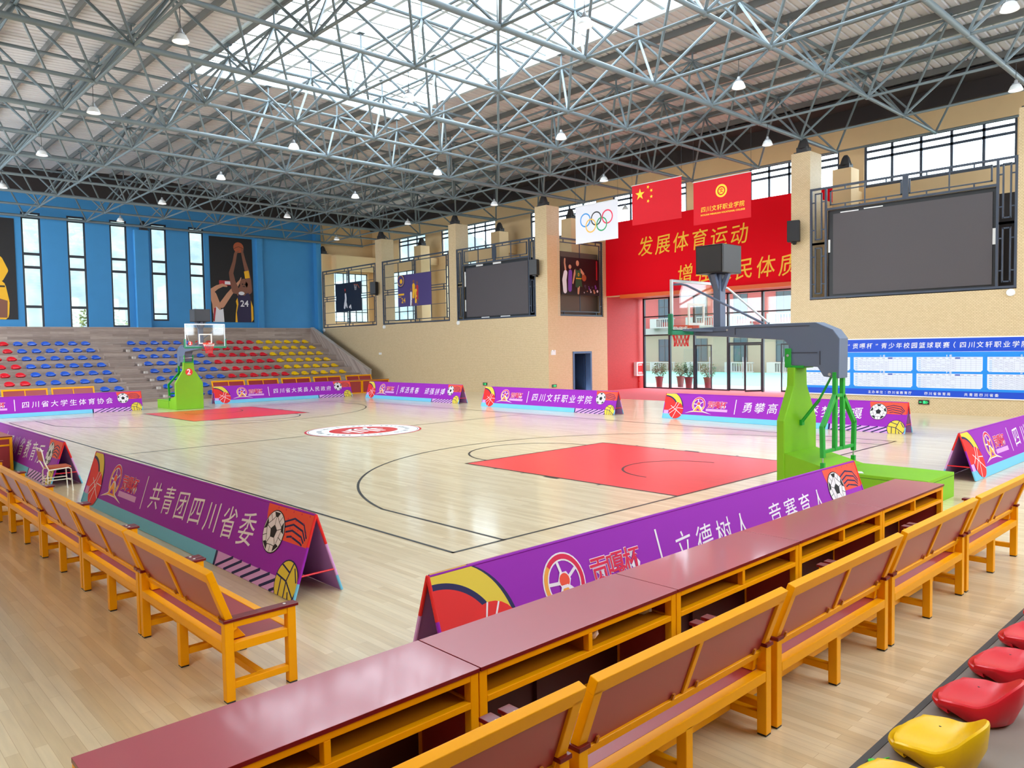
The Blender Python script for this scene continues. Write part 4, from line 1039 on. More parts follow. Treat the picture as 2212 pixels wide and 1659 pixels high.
def grille_side(name, label, u0, u1, s0, s1, z0, z1, zs, c=16.42):
    """grille around a screen: two side lattice columns and a lattice strip on top"""
    t = thing(name, label, 'grille', (0, 0, 0), 0)
    bx = lambda m, a0, a1, b0, b1, d=.07: m.box(a0, a1, c-d/2, c+d/2, b0, b1)
    m = MB(); w_ = .08
    bx(m, u0, u0+w_, z0, z1); bx(m, u1-w_, u1, z0, z1); bx(m, u0+w_, u1-w_, z0, z0+w_); bx(m, u0+w_, u1-w_, z1-w_, z1)
    bx(m, s0-w_, s0, z0+w_, z1-w_); bx(m, s1, s1+w_, z0+w_, z1-w_); bx(m, s0, s1, zs, zs+w_); m.build('frame', M_slate, t)
    for a, b in ((u0+w_, s0-w_), (s1+w_, u1-w_)):
        zm = (z0+z1)/2
        for q0, q1 in ((z0+w_, zm-.03), (zm+.03, z1-w_)):
            m = MB(); e = (b-a)*.25
            bx(m, a+e-.02, a+e+.03, q0+.12, q1-.12, .05); bx(m, b-e-.03, b-e+.02, q0+.12, q1-.12, .05); bx(m, a+e, b-e, q0+.12, q0+.17, .05); bx(m, a+e, b-e, q1-.17, q1-.12, .05)
            for vv in (q0+.5, q1-.5): bx(m, a, a+e, vv, vv+.04, .045); bx(m, b-e, b, vv, vv+.04, .045)
            bx(m, a, b, zm-.04, zm+.04, .055); m.build('lattice_panel', M_slate, t)
    um = (s0+s1)/2; a0, b0 = zs+w_, z1-w_
    for p, q in ((s0, um), (um, s1)):
        m = MB(); bx(m, p+.12, q-.12, a0+.1, a0+.14, .05); bx(m, p+.12, q-.12, b0-.14, b0-.1, .05); bx(m, p+.12, p+.17, a0+.1, b0-.1, .05); bx(m, q-.17, q-.12, a0+.1, b0-.1, .05)
        bx(m, um-.1 if q == um else um, um if q == um else um+.1, a0, b0, .06)
        k = (p+q)/2; bx(m, k-.02, k+.02, a0, b0, .04)
        for uu in (p+.7, q-.7): bx(m, uu, uu+.04, a0, a0+.1, .045); bx(m, uu, uu+.04, b0-.1, b0, .045)
        m.build('lattice_panel', M_slate, t)
    return t
grille('wall_grille', 'dark lattice grille with the black poster, next to the blue wall', 'y', 16.42, -31.4, -24.0, 4.38, 8.74)
grille('wall_grille', 'dark lattice grille with the purple group poster', 'y', 16.42, -23.2, -15.82, 4.38, 8.74)
grille_side('wall_grille', 'slate lattice grille round the smaller dark screen', -15.06, -8.2, -14.45, -8.75, 4.36, 8.72, 7.66)
grille_side('wall_grille', 'slate lattice grille round the biggest dark screen', 7.42, 14.58, 8.1, 13.95, 4.38, 8.78, 7.85)
grille('wall_grille', 'dark grille in the porch side wall holding the green-kit player poster', 'x', -7.4, 17.2, 21.1, 4.36, 8.7, 1, 1)
def led(label, a, b, z0, z1, leaks):
    t = thing('led_screen', label, 'screen', (0, 0, 0), 0, 'dark display screens on the far wall')
    m = MB(); m.box(a, b, 16.5, 16.75, z0, z1); m.build('cabinet', M_blackmetal, t)
    m = MB(); m.box(a+.22, b-.12, 16.47, 16.5, z0+.1, z1-.16); m.build('screen_face', M_screen, t)
    for (x0, x1, q0, q1) in leaks: m = MB(); m.box(x0, x1, 16.485, 16.5, q0, q1); m.build('light_leak_patch', M_white, t)  # white patches standing in for light leaking round the screen
led('smaller switched-off dark screen left of the entrance', -14.45, -8.75, 4.44, 7.66, [(-13.3, -12.7, 7.54, 7.63), (-11.8, -11.1, 7.54, 7.64), (-14.4, -14.3, 6.4, 7.3), (-14.4, -14.32, 4.9, 5.6), (-12.9, -12.2, 4.45, 4.5), (-11.2, -10.4, 4.45, 4.5)])
led('biggest switched-off dark screen right of the mosaic pillar', 8.1, 13.95, 4.44, 7.85, [(13.83, 13.93, 5.9, 6.45), (8.12, 8.2, 6.2, 6.7), (8.6, 9.3, 7.70, 7.74), (9.5, 10.2, 7.72, 7.76)])

SK1 = mat('poster_skin_brown', rgb(132, 84, 66), .6); SK2 = mat('poster_skin_light', rgb(206, 148, 116), .6)
PB = mat('poster_black', rgb(20, 17, 20), .45); PP = mat('poster_purple', rgb(74, 58, 120), .45); PY = mat('poster_gold', rgb(242, 182, 30), .5)
PW = mat('poster_white', rgb(232, 230, 236), .5); PN = mat('poster_indigo_kit', rgb(40, 32, 70), .5); PO = mat('poster_ball_orange', rgb(170, 84, 50), .5)
PG = mat('poster_green_kit', rgb(36, 84, 56), .5); PR = mat('poster_red', rgb(190, 40, 50), .5); PV = mat('poster_violet', rgb(120, 70, 170), .5); PGy = mat('poster_grey', rgb(70, 70, 90), .5)
def poster(label, A, fn, base, name='wall_poster'):
    o = A.build(name, fn, None, .02, base); return tag(o, label, 'poster')
# tall poster on the blue wall: player shooting over a reaching defender  (3.12 x 6.0)
A = Art(3.12, 6.02, .004)
A.layer = 1
A.limb([(.15, 1.9, .5), (.35, 1.3, .55), (.4, .7, .6)], SK2); A.limb([(.1, 2.2, .34), (.45, 2.45, .28), (.85, 2.62, .22), (1.15, 2.55, .1)], SK2)
A.limb([(.75, 1.2, .42), (1.3, 1.95, .36), (1.85, 2.6, .26), (2.15, 3.0, .12), (2.22, 3.2, .06)], SK2); A.up()
A.poly([(.12, 0), (.15, .9), (.35, 1.1), (.6, .85), (.85, .95), (.9, 0)], PW); A.up(); A.poly([(.12, .1), (.18, .95), (.34, 1.05), (.26, .5), (.2, 0)], PR)
A.layer = 1; A.rect(.62, 2.62, 1.6, 2.95, PR); A.up(); A.rect(1.02, 2.68, 1.55, 2.9, PW)
A.layer = 3
A.limb([(1.78, 2.3, .55), (1.6, 2.9, .40), (1.5, 3.5, .32), (1.75, 4.3, .24), (1.86, 4.85, .22), (1.95, 5.05, .2)], SK1)
A.limb([(2.75, 2.3, .55), (2.78, 3.0, .40), (2.7, 3.6, .34), (2.5, 4.4, .24), (2.38, 4.95, .2), (2.3, 5.15, .16)], SK1)
A.limb([(2.2, 2.1, .7), (2.35, 2.5, .5)], SK1); A.disc(2.42, 2.78, .30, SK1, .36); A.up()
A.disc(2.1, 5.35, .38, PO); A.up(); A.line([(1.76, 5.25), (2.1, 5.42), (2.46, 5.3)], .03, PB)
A.limb([(1.95, 5.0, .1), (2.12, 5.1, .07)], SK1); A.limb([(2.36, 5.05, .1), (2.32, 5.3, .06)], SK1); A.limb([(2.4, 5.05, .1), (2.46, 5.3, .05)], SK1)
A.poly([(2.52, 3.15), (2.88, 3.22), (2.8, 3.75), (2.45, 3.66)], PY)
A.layer = 4; A.poly([(1.7, 0), (1.72, .5), (1.95, 1.3), (1.9, 1.8), (2.1, 2.1), (2.4, 1.9), (2.72, 2.15), (2.9, 1.8), (2.88, 1.2), (3.0, 0)], PN); A.up()
A.poly([(1.78, 1.5), (1.9, 1.75), (1.96, 1.3), (1.82, .7), (1.86, 0), (1.7, 0), (1.74, .6), (1.84, 1.2)], PY); A.poly([(2.9, 1.6), (3.05, 1.1), (3.06, .2), (2.9, 0), (2.9, 1.1)], PY)
A.disc(2.22, 2.08, .22, PW, .13); A.up(); A.text('24', 2.1, 1.14, .62, PW, .02)
A.disc(2.5, 2.72, .05, PB); A.disc(2.32, 2.74, .05, PB); A.line([(2.32, 2.58), (2.5, 2.57)], .05, PB)
poster('tall poster on the blue wall of a player in a dark 24 jersey shooting', A, lambda x, y, z: Vector((-31.96+z, 7.95+x, 4.80+y)), PB)
# left poster: player in a yellow kit
A = Art(3.0, 6.0, .004); A.layer = 1
A.limb([(1.5, 3.2, 1.1), (1.6, 2.4, 1.0)], PY); A.limb([(2.1, 3.5, .5), (2.4, 2.9, .4), (2.2, 2.4, .3)], PY); A.limb([(1.4, 1.9, 1.0), (1.3, .5, .9)], PY); A.limb([(2.0, 1.9, .9), (2.2, 1.0, .8), (2.2, .3, .7)], PY)
A.limb([(1.2, 3.6, .4), (.7, 4.2, .3), (.6, 4.9, .24)], SK1); A.disc(1.5, 4.15, .36, SK1, .44); A.up(); A.line([(1.05, 1.95), (2.4, 1.95)], .1, PB); A.poly([(1.9, 1.3), (2.5, 1.1), (2.45, .1), (1.9, .1)], SK1)
A.rect(1.55, 2.8, 1.75, 3.2, PW)
poster('tall poster at the picture edge of a player in a yellow kit', A, lambda x, y, z: Vector((-31.96+z, -6.68+x, 4.83+y)), PB)
# black poster with a white-clad player and a hoop
A = Art(3.5, 2.08, .004); A.layer = 1
A.limb([(1.36, 1.25, .2), (1.4, .95, .24), (1.3, .55, .3), (1.2, .3, .22)], PW); A.limb([(1.42, .6, .18), (1.55, .3, .12)], PW); A.limb([(1.9, .3, .16), (2.05, .42, .12), (2.1, .2, .12)], PW); A.limb([(1.34, 1.3, .12), (1.3, 1.6, .1)], SK1); A.disc(1.32, 1.48, .1, SK1); A.up(); A.disc(1.32, 1.6, .09, PR)
A.layer = 1; A.line([(2.55, 1.92), (3.0, 1.86)], .05, PO); A.line([(2.62, 1.9), (2.68, 1.5)], .03, PW); A.line([(2.9, 1.86), (2.84, 1.5)], .03, PW); A.line([(2.75, 1.88), (2.75, 1.5)], .03, PW); A.line([(2.65, 1.7), (2.88, 1.68)], .02, PW); A.line([(3.0, 1.9), (3.3, 1.6)], .07, PO)
poster('black poster of a white-clad player with a hoop on the grille by the blue wall', A, lambda x, y, z: Vector((-29.38+x, 16.36-z, 5.52+y)), mat('poster_dark_blue', rgb(32, 34, 50), .45))
# purple group poster
A = Art(3.7, 2.1, .004); A.layer = 1
A.disc(.35, 1.75, .48, PB); A.up(); A.disc(.35, 1.75, .44, PP); A.up(); A.ring(.35, 1.75, .36, .04, PY, 30); A.disc(.4, 1.7, .16, PY); 
A.layer = 1
for x, h, mt, s in ((1.5, .85, PW, .8), (1.8, 1.35, PY, 1.1), (2.2, 1.25, PR, .95), (2.05, 1.0, PY, .9)):
    A.limb([(x, h, .26*s), (x, h-.4, .24*s), (x-.05, h-.75, .2*s)], mt); A.limb([(x+.05, h-.45, .16*s), (x+.12, h-.9, .1*s)], SK1); A.disc(x, h+.25, .1*s, SK1)
A.up(); A.text('24', .38, .25, .48, PY, .01)
A.line([(.05, .82), (.72, .82)], .12, PY); A.line([(.05, .66), (.4, .66)], .04, PY)
poster('purple group poster with a gold 24 on the open grille', A, lambda x, y, z: Vector((-21.3+x, 16.36-z, 5.5+y)), PP)
# porch poster: green-kit player
A = Art(3.2, 2.08, .004); A.layer = 1
A.limb([(.75, 1.25, .3), (.72, .8, .32), (.7, .3, .3)], PV); A.disc(.72, 1.55, .12, SK2); A.limb([(.35, 1.2, .3), (.25, .8, .34), (.3, .2, .3)], PW); A.limb([(.35, 1.4, .14), (.28, 1.75, .12), (.3, 1.95, .12)], SK2)
A.limb([(1.15, 1.35, .16), (1.05, 1.0, .14), (.95, .65, .1)], SK2); A.limb([(1.6, 1.4, .2), (1.85, 1.2, .16), (1.75, .95, .1)], SK2); A.disc(1.35, 1.78, .13, SK2, .16)
A.limb([(1.45, .55, .2), (1.4, .1, .14)], SK2); A.up(); A.poly([(1.15, 1.5), (1.3, 1.38), (1.45, 1.38), (1.6, 1.5), (1.65, .95), (1.2, .95)], PG); A.poly([(1.2, .92), (1.65, .92), (1.75, .45), (1.5, .5), (1.4, .4), (1.15, .45)], PG); A.up(); A.rect(1.2, .9, 1.66, .95, PY); A.text('0', 1.36, 1.05, .28, PY, .01)
A.layer = 2; A.disc(1.9, .98, .19, PO); 
for i in range(14): A.disc(1.9+1.2*((i*37) % 100)/100, .15+.45*((i*53) % 100)/100, .04+.02*(i % 3), [PW, PV, SK2, PGy][i % 4], n=10)
A.rect(2.95, .9, 3.05, 2.0, PR)
poster('poster of a green-kit player with a ball in the porch side grille', A, lambda x, y, z: Vector((-7.34+z, 17.55+x, 5.56+y)), PB)

# speakers, discs, small wall boxes, exit signs
M_spk = mat('black_speaker', rgb(24, 22, 26), .6)
def speaker(x, z, l):
    t = thing('wall_speaker', l, 'speaker', (x, 16.1, z), .35, 'black speakers on the yellow pillars')
    m = MB(); m.box(-.24, .24, -.2, .12, -.42, .42); m.build('speaker_box', M_spk, t, bevel=.02)
    m = MB(); m.box(-.22, .22, -.206, -.2, -.4, .4); m.build('speaker_grille', M_blackmetal, t)
    m = MB(); m.box(-.06, .06, .1, .32, -.5, -.38); m.box(-.1, .1, -.05, .1, -.47, -.42); m.build('mount_bracket', M_blackmetal, t)
speaker(6.88, 7.15, 'black wall speaker on the mosaic pillar right of the red slogan')
speaker(-7.98, 7.0, 'black wall speaker on the pillar beside the smaller dark screen')
speaker(-23.75, 6.95, 'black wall speaker on the pillar between the two poster grilles')
for x, l in [(-31.3, 'under the grille next to the blue wall'), (-23.05, 'under the purple poster grille'), (-14.95, 'under the smaller dark screen'), (14.42, 'under the biggest dark screen')]:
    mb = MB(); mb.lathe([(.001, 0), (.13, 0), (.13, -.06), (.11, -.09), (.001, -.1)], (0, 0, 0), 20)
    o = mb.build('wall_disc', M_white); o.rotation_euler = (-PI/2, 0, 0); o.location = (x, 16.4, 4.22); o.rotation_euler = (-PI/2, 0, PI); 
    o.rotation_euler = (PI/2, 0, 0); o.scale = (1, 1, -1); tag(o, 'white round ventilation cap '+l, 'vent', 'white round caps below the grilles')
mb = MB(); mb.box(-23.75, -23.5, 16.33, 16.4, 2.3, 2.45); tag(mb.build('socket_box', M_white), 'tiny white socket box low on the yellow wall near the far bleachers', 'socket')
t = thing('emergency_light', 'small white emergency light box beside the side doorway', 'light', (-7.3, 16.75, 2.3), 0)
m = MB(); m.box(0, .07, -.16, .16, -.1, .1); m.build('light_box', M_white, t)
for y in (-.09, .09): m = MB(); m.tube((.02, y, .12), (.09, y, .13), .05, 12); m.build('lamp_head', M_white, t)
M_exg = mat('exit_sign_green', rgb(40, 210, 110), .5, emit=.9)
def exitsign(label, fn):
    A = Art(.36, .16); A.line([(.03, .08), (.12, .08)], .022, M_exg); A.poly([(.03, .08), (.07, .115), (.07, .045)], M_exg)
    A.rect(.16, .03, .24, .13, M_exg); A.disc(.275, .115, .014, M_exg, n=10); A.line([(.27, .1), (.262, .07), (.28, .05), (.275, .025)], .016, M_exg); A.line([(.262, .07), (.25, .04)], .014, M_exg); A.line([(.25, .09), (.29, .085)], .012, M_exg)
    A.line([(.31, .04), (.31, .12)], .01, M_exg); A.line([(.31, .08), (.34, .08)], .01, M_exg)
    o = A.build('exit_sign', fn, None, .03, M_blackmetal); tag(o, label, 'sign', 'green running-man exit signs')
exitsign('green exit sign low on the mosaic wall below the blue fixture board', lambda x, y, z: Vector((11.55+x, 16.36-z, .32+y)))
exitsign('green exit sign low on the yellow wall above the banner before the side doorway', lambda x, y, z: Vector((-12.75+x, 16.36-z, .42+y)))
exitsign('green exit sign beside the side doorway of the porch', lambda x, y, z: Vector((-7.26+z, 16.62+x, .42+y)))
t = thing('fire_hose_box', 'white fire hose box with a red front on the red porch wall', 'fire box', (-7.29, 24.25, 1.2), 0)
m = MB(); m.box(0, .24, -.36, .36, -.42, .42); m.build('box_body', M_white, t, bevel=.01)
A = Art(.52, .66); A.rect(0, 0, .52, .66, M_pred); A.up(); A.rect(.1, .55, .42, .6, M_white); A.rect(.04, .05, .48, .09, M_white); A.rect(.04, .12, .4, .15, M_white); A.disc(.08, .575, .03, M_white)
A.build('front_plate', lambda x, y, z: Vector((.242+z, -.26+x, -.33+y)), t)
m = MB(); m.tube((.03, .1, -1.18), (.03, .1, -.42), .025); m.sphere((.06, .1, -.75), .05, 8, 5); m.build('pipe', M_pred, t)

# ================================================================ red slogan, hanging flags, fixture board
M_slog = mat('slogan_red_cloth', rgb(232, 0, 26), .7, spec=.15); M_gold = mat('gold_lettering', rgb(250, 196, 28), .5)
A = Art(13.9, 4.2, .004); A.layer = 1
A.chars('发展体育运动', 2.3, 9.26, 2.56, 1.12, M_gold, .004, .1, .08, .92, )
A.chars('增强人民体质', 4.85, 11.87, .80, 1.12, M_gold, .004, .1, .08, .92)
o = A.build('slogan_banner', lambda x, y, z: Vector((-7.28+x, 21.33-z, 5.56+y)), None, .05, M_slog); tag(o, 'huge red slogan banner with gold characters over the glass entrance', 'banner')
M_flagr = flagcloth('red_flag_cloth', rgb(226, 20, 40)); M_flagw = flagcloth('white_flag_cloth', rgb(236, 236, 242))
def flag(label, x0, x1, z0, z1, y, base, art):
    t = thing('hanging_flag', label, 'flag', ((x0+x1)/2, y, z1), 0, 'flags hanging from the truss'); W, H = x1-x0, z1-z0
    A = Art(W, H, .004); art(A, W, H)
    fn = lambda a, b, z: Vector((a-W/2, -z, b-H))
    A.build('flag_cloth', fn, t, .004, base)
    m = MB(); m.tube((-W/2-.03, 0, .0), (W/2+.03, 0, .0), .018); m.build('rod', M_alum, t)
    for e in (-1, 1): m = MB(); m.tube((e*W/2, 0, .018), (e*W/2, 0, ZB-z1-.048), .006, 5); m.build('cord', M_blackmetal, t)
RC = [mat('ring_blue', rgb(40, 136, 206), .5), mat('ring_black', rgb(24, 24, 26), .5), mat('ring_red', rgb(222, 24, 72), .5), mat('ring_yellow', rgb(244, 178, 70), .5), mat('ring_green', rgb(30, 148, 92), .5)]
def art_rings(A, W, H):
    r = W*.115; cx, cy0 = W*.5, H*.52
    for k, (dx, dy) in enumerate(((-2.25, .5), (0, .5), (2.25, .5))): A.ring(cx+dx*r, cy0+dy*r, r, r*.2, RC[k])
    A.up()
    for k, (dx, dy) in enumerate(((-1.12, -.5), (1.12, -.5))): A.ring(cx+dx*r, cy0+dy*r, r, r*.2, RC[3+k])
    A.up()
    for k, dx in ((0, -2.25), (1, 0), (2, 2.25)): A.ring(cx+dx*r, cy0+.5*r, r, r*.2, RC[k], 8, -1.1+(0 if k < 2 else PI+.3), -.2+(0 if k < 2 else PI+.3))
def star(A, x, y, r, rot, m):
    pts = [(x+(r if i % 2 == 0 else r*.382)*math.cos(rot+i*PI/5), y+(r if i % 2 == 0 else r*.382)*math.sin(rot+i*PI/5)) for i in range(10)]
    A.poly(pts, m, clip=False)
def art_cn(A, W, H):
    u = H/20; star(A, 5*u, H-5*u, 3*u, PI/2, M_gold)
    for a, b in ((10, 2), (12, 4), (12, 7), (10, 9)): star(A, a*u, H-b*u, u, math.atan2(b-5, -(a-5))+0 if False else math.atan2((H-5*u)-(H-b*u), 5*u-a*u), M_gold)
def art_school(A, W, H):
    A.ring(W*.5, H*.70, H*.125, H*.045, M_gold); A.disc(W*.5, H*.70, H*.075, M_gold); A.up(); A.chars('文', W*.46, W*.54, H*.70, H*.11, M_slog, .02, 0, 0); A.layer = 1
    A.chars('四川文轩职业学院', W*.13, W*.9, H*.33, H*.135, M_gold, .004)
    A.text('SICHUAN WENXUAN VOCATIONAL COLLEGE', W*.13, H*.19, .09, M_gold, .02, W*.77)
flag('white flag with five coloured interlocking rings hanging from the truss', -2.33, .18, 7.40, 9.12, 13.2, M_flagw, art_rings)
flag('red national flag with five gold stars hanging from the truss', .97, 3.5, 7.85, 9.55, 13.2, M_flagr, art_cn)
flag('red school flag with a gold seal hanging before the slogan', 4.07, 6.62, 7.46, 9.18, 13.2, M_flagr, art_school)
# fixture board
M_bdark = mat('board_deep_blue', rgb(14, 74, 208), .4); M_bmid = mat('board_azure', rgb(20, 140, 236), .4); M_bpan = mat('board_panel_white', rgb(226, 232, 250), .4); M_bink = mat('board_grid_ink', rgb(150, 150, 190), .5); M_bblue = mat('board_blue_ink', rgb(40, 80, 190), .5)
BX0, BZ0 = 6.78, .58; A = Art(9.4, 2.18, .0018); A.layer = 1
A.rect(.04, .04, 9.36, 2.14, M_bdark); A.up(); A.rect(.04, .24, 9.36, 1.66, M_bmid); A.up()
A.rect(.04, .24, 9.36, .26, M_bdark); A.rect(.04, 1.655, 9.36, 1.665, M_bpan)
A.chars('第二届“贡嘎杯”青少年校园篮球联赛（四川文轩职业学院赛区）', 1.28, 9.02, 1.89, .225, M_white, .006)
A.chars('主办单位：四川省教育厅', 2.95, 4.55, .14, .115, M_white, .012, 0, 0); A.chars('四川省体育局', 4.95, 5.85, .14, .115, M_white, .012, 0, 0); A.chars('共青团四川省委', 6.25, 7.35, .14, .115, M_white, .012, 0, 0)
for c in range(4):
    x0 = .14+2.28*c; x1 = x0+2.14
    for r_ in range(2):
        z0 = .35+.6*(1-r_); z1 = z0+.52
        A.layer = 3; rr = .06
        A.poly([(x0+rr, z0), (x1-rr, z0), (x1, z0+rr), (x1, z1), (x0, z1), (x0, z0+rr)], M_bpan); A.layer = 4
        for i in range(1, 7): A.line([(x0+.03, z0+.52*i/7.2), (x1-.03, z0+.52*i/7.2)], .004, M_bink)
        for i in range(1, 13): A.line([(x0+2.1*i/13, z0+.02), (x0+2.1*i/13, z1-.06)], .004, M_bink)
        rnd = random.Random(c*2+r_)
        for i in range(6):
            A.line([(x0+.06, z0+.03+.07*i), (x0+.14, z0+.03+.07*i)], .025, mat('board_pale_ink', rgb(140, 190, 240), .5))
            for j in range(7):
                if rnd.random() < .7:
                    xx = x0+.2+j*.16; zz = z0+.035+.07*i; A.line([(xx, zz), (xx+.04, zz+.012), (xx+.1, zz-.006)], .009, M_bink)
        for j in range(10): A.line([(x0+.06+j*.2, z1-.04), (x0+.16+j*.2, z1-.04)], .018, M_bink if j != 6 else M_bblue)
        A.line([(x0+1.28, z1-.04), (x0+1.44, z1-.04)], .045, M_bblue)
        A.layer = 3; A.chars('ABCDEFGH'[c*2+r_]+'组', x0+.95, x0+1.19, z1+.045, .085, M_white, .012, 0, 0)
o = A.build('fixture_board', lambda x, y, z: Vector((BX0+x, 16.36-z, BZ0+y)), None, .03, M_white); tag(o, 'long blue and white league fixture board on the mosaic wall', 'notice board')

# ================================================================ high-bay lamps
M_shade = mat('lamp_white_shade', rgb(226, 228, 228), .35); M_lens = mat('lamp_lens', rgb(250, 250, 246), .3, emit=1.6); M_alu2 = mat('lamp_grey_body', rgb(150, 152, 154), .4, .4)
LAMP = [None]
def lamp(x, y, z, label):
    if LAMP[0] is None:
        t = thing('pendant_lamp', '', 'lamp'); LAMP[0] = t
        m = MB(); m.tube((0, 0, .42), (0, 0, 1.087), .012, 6); m.path([(-.05, 0, 1.075), (0, 0, 1.09), (.05, .0, 1.075), (.12, 0, 1.088)], .012, 6); m.build('cable', M_blackmetal, t)
        m = MB(); m.lathe([(.001, .44), (.05, .42), (.07, .36), (.07, .3), (.13, .28), (.13, .2), (.001, .2)], (0, 0, 0), 16)
        for i in range(10): a = 2*PI*i/10; m.bar((.13*math.cos(a), .13*math.sin(a), .2), (.13*math.cos(a), .13*math.sin(a), .28), .02, .02, (math.cos(a), math.sin(a), 0))
        m.build('driver_housing', M_alu2, t)
        m = MB(); m.lathe([(.12, .22), (.17, .18), (.235, .06), (.25, .0), (.265, -.005), (.265, .005), (.245, .06), (.18, .2), (.12, .235)], (0, 0, 0), 24); m.build('lamp_shade', M_shade, t)
        m = MB(); m.lathe([(.001, .02), (.2, .025), (.238, .03)], (0, 0, 0), 20); m.build('lens', M_lens, t)
    else: t = copy_tree(LAMP[0])
    t.scale = (.74, .74, .74); t.location = (x, y, z); tag(t, label, 'lamp', 'white high-bay lamps under the truss')
LROW = [(-6.6, [2.95, -4.25, -10.9, -18.2], 'row over the near touchline', 10.032),
        (0, [9.85, 2.95, -4.2, -10.7, -17.8, -24.4], 'row over the middle of the court', 10.032),
        (6.6, [16.7, 9.95, 2.95, -4.2, -10.7, -17.7], 'row over the far half of the court', 10.032),
        (13.2, [15.25, 7.3, -.6, -7.95, -15.6, -23.7], 'row in front of the yellow pillars', 10.032),
        (19.8, [5.5, -4.6], 'row behind the hanging flags', 10.032)]
for y, xs, nm, z in LROW:
    for i, x in enumerate(xs):
        if nm == 'row behind the hanging flags': l = ['white pendant lamp peeping out behind the red school flag', 'white pendant lamp between the five-ring flag and the national flag'][i]
        else: l = 'white pendant lamp, %s, %s from the camera end' % (nm, ORD[i])
        lamp(x, y, z, l)

# ================================================================ outside
M_court = mat('green_yard_surface', rgb(92, 148, 130), .8); M_apron = mat('pale_yard_apron', rgb(150, 146, 142), .8)
mb = MB(); mb.box(-60, 40, 26.0, 70, -.3, 0); struct('ground_yard', mb, M_court, 'mint green yard outside the glass entrance', 'ground')
mb = MB(); mb.box(-60, 40, 24.7, 29.5, -.28, .006); struct('ground_apron', mb, M_apron, 'pale paved apron outside the glass entrance', 'ground')
M_bred = mat('facade_rose', rgb(142, 66, 64), .8); M_bcr = mat('facade_cream', rgb(122, 113, 98), .8); M_bwh = mat('facade_white', rgb(134, 134, 132), .8); M_bgl = mat('facade_window', rgb(50, 68, 78), .3); M_bfr = mat('facade_frame', rgb(60, 66, 70), .5)
t = thing('school_building', 'rose and cream school building across the yard', 'building', (-18, 50, 0), 0)
m = MB(); m.box(-26, 30, 0, 8, 0, 4.0); m.build('ground_floor', M_bcr, t)
m = MB(); m.box(-26, 30, 0, 8, 4.0, 10.4); m.build('upper_wall', M_bred, t)
m = MB(); m.box(-26, 30, -.25, 0, 3.7, 4.3); m.box(-26, 30, -.25, 0, 7.6, 8.1); m.build('cornice', M_bwh, t)
for i in range(13):
    x = -23+i*4.2
    for z0, z1 in ((1.0, 3.2), (4.9, 7.2)):
        m = MB(); m.box(x, x+1.3, -.04, .0, z0, z1); wdo = m.build('window', M_bgl, t)
        m = MB(); m.box(x, x+1.3, -.09, -.04, z0+1.5, z0+1.56); m.box(x+.62, x+.68, -.09, -.04, z0, z1); m.box(x-.06, x, -.09, .0, z0, z1); m.box(x+1.3, x+1.36, -.09, 0, z0, z1); m.build('window_bar', M_bfr, wdo)
    for z0 in (.0, 4.3, 8.1):
        m = MB(); m.box(x-.5, x+.3, -.9, -.05, z0, z0+.95); m.box(x+.3, x+2.4, -.9, -.75, z0+.85, z0+.95); m.box(x+.3, x+2.4, -.9, -.75, z0, z0+.12)
        for k in range(8): m.tube((x+.45+k*.26, -.82, z0+.12), (x+.45+k*.26, -.82, z0+.85), .05, 6, caps=False)
        m.build('balustrade', M_bwh, t)
M_pot = mat('maroon_plant_pot', rgb(120, 62, 66), .5); M_leaf = mat('bush_leaf', rgb(70, 98, 56), .6); M_soil = mat('pot_soil', rgb(60, 46, 40), .9)
for i, (x, y, l, s) in enumerate([(-6.7, 25.7, 'potted bush outside the glass nearest the red wall', 1.0), (-5.75, 26.6, 'potted bush second from the red wall, set a little farther back', .95), (-4.55, 25.7, 'fullest potted bush, third from the red wall', 1.05), (-3.35, 25.9, 'pale potted bush behind the glass door mullion, fourth from the red wall', 1.0)]):
    t = thing('potted_bush', l, 'plant', (x, y, .007), 0, 'potted bushes outside the entrance')
    m = MB(); m.lathe([(.001, 0), (.17, 0), (.2, .3), (.25, .62), (.28, .62), (.28, .68), (.24, .68), (.22, .6)], (0, 0, 0), 18); pt = m.build('pot', M_pot, t)
    m = MB(); m.lathe([(.001, .62), (.225, .6)], (0, 0, 0), 16); m.build('soil', M_soil, t)
    rnd = random.Random(i+3); m = MB()
    for k in range(10): a = rnd.random()*6.28; m.tube((0, 0, .6), (.25*math.cos(a), .25*math.sin(a), .95+.3*rnd.random()), .012, 5)
    m.build('stem', M_soil, t)
    m = MB()
    for k in range(420):
        a = rnd.random()*2*PI; b = math.acos(2*rnd.random()-1); q = .42*s*rnd.random()**.45
        c = Vector((q*math.sin(b)*math.cos(a), q*math.sin(b)*math.sin(a), 1.12+q*math.cos(b)*1.05))
        d = Vector((math.cos(a), math.sin(a), rnd.uniform(-.8, .5))).normalized(); e = d.orthogonal().normalized(); l_ = .10+.05*rnd.random()
        m.face([c, c+d*l_*.5+e*.028, c+d*l_, c+d*l_*.5-e*.028])
    m.build('foliage', M_leaf, t)
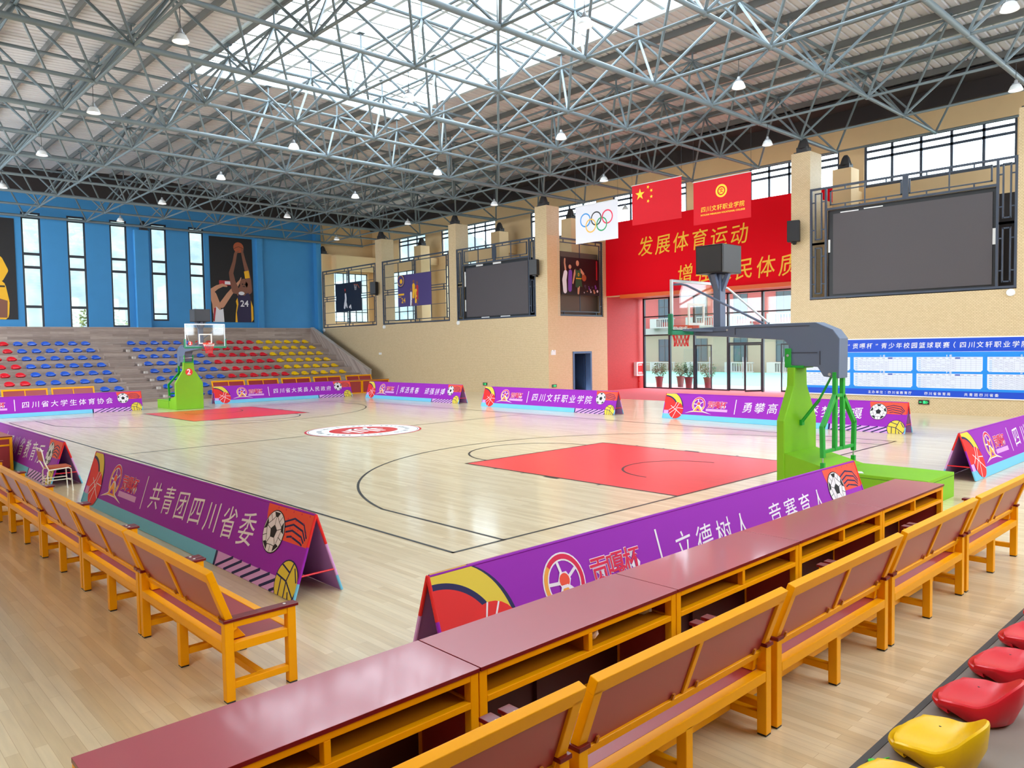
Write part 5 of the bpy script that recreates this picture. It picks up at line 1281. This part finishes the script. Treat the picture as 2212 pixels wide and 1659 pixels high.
# wooded hillside beyond the blue wall
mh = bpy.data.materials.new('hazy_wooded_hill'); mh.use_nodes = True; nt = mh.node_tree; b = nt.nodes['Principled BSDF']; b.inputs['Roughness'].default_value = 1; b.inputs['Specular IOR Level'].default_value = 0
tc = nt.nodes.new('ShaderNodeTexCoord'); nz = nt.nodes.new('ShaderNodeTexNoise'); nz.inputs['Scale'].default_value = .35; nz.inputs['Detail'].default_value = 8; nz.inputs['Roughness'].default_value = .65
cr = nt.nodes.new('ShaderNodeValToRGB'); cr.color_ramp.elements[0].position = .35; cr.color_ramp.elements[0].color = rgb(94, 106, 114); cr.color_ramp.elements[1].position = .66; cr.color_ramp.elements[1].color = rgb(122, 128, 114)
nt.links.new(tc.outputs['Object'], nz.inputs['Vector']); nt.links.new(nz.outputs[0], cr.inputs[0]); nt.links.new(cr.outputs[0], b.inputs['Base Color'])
mb = MB(); n1, n2 = 40, 26; rnd = random.Random(4); v = []
for i in range(n2+1):
    for j in range(n1+1):
        y = -60+140*j/n1; k = i/n2
        v.append((-52-48*k, y, -4+38*k**.8+2.2*rnd.random()+5*k*math.sin(y*.05+1)))
mb.mesh(v, [(i*(n1+1)+j, i*(n1+1)+j+1, (i+1)*(n1+1)+j+1, (i+1)*(n1+1)+j) for i in range(n2) for j in range(n1)], 0, True)
struct('hills', mb, mh, 'hazy wooded hillside beyond the blue wall windows', 'hill')
rnd = random.Random(11); M_tree = mat('pale_tree_leaf', rgb(112, 120, 70), .9)
for i, (y, h, l) in enumerate([(4.4, 6.4, 'pale leafy tree seen low in the narrow window just before the blue pilaster'), (13.5, 5.4, 'pale leafy tree seen low in the narrow window beside the tall player poster'), (-4.5, 5.2, 'pale leafy tree seen low in the narrow window second from the yellow poster')]):
    t = thing('tree', l, 'tree', (-46, y, -1), 0, 'trees beyond the blue wall windows')
    m = MB(); m.tube((0, 0, 0), (0, 0, h*.6), .16, 8, 0, .08); m.build('trunk', M_soil, t)
    m = MB()
    for k in range(700):
        a = rnd.random()*2*PI; bb = math.acos(2*rnd.random()-1); q = 2.4*rnd.random()**.4
        c = Vector((q*math.sin(bb)*math.cos(a), q*math.sin(bb)*math.sin(a), h*.85+q*math.cos(bb)*.9)); d = Vector((rnd.uniform(-1, 1), rnd.uniform(-1, 1), rnd.uniform(-.6, .6))).normalized(); e = d.orthogonal().normalized()
        m.face([c, c+d*.2+e*.1, c+d*.4, c+d*.2-e*.1])
    m.build('foliage', M_tree, t)
mb = MB(); mb.box(-110, -33, -60, 80, -4.2, -1); struct('ground_valley', mb, mat('valley_ground', rgb(120, 124, 100), .9), 'ground beyond the blue wall', 'ground')
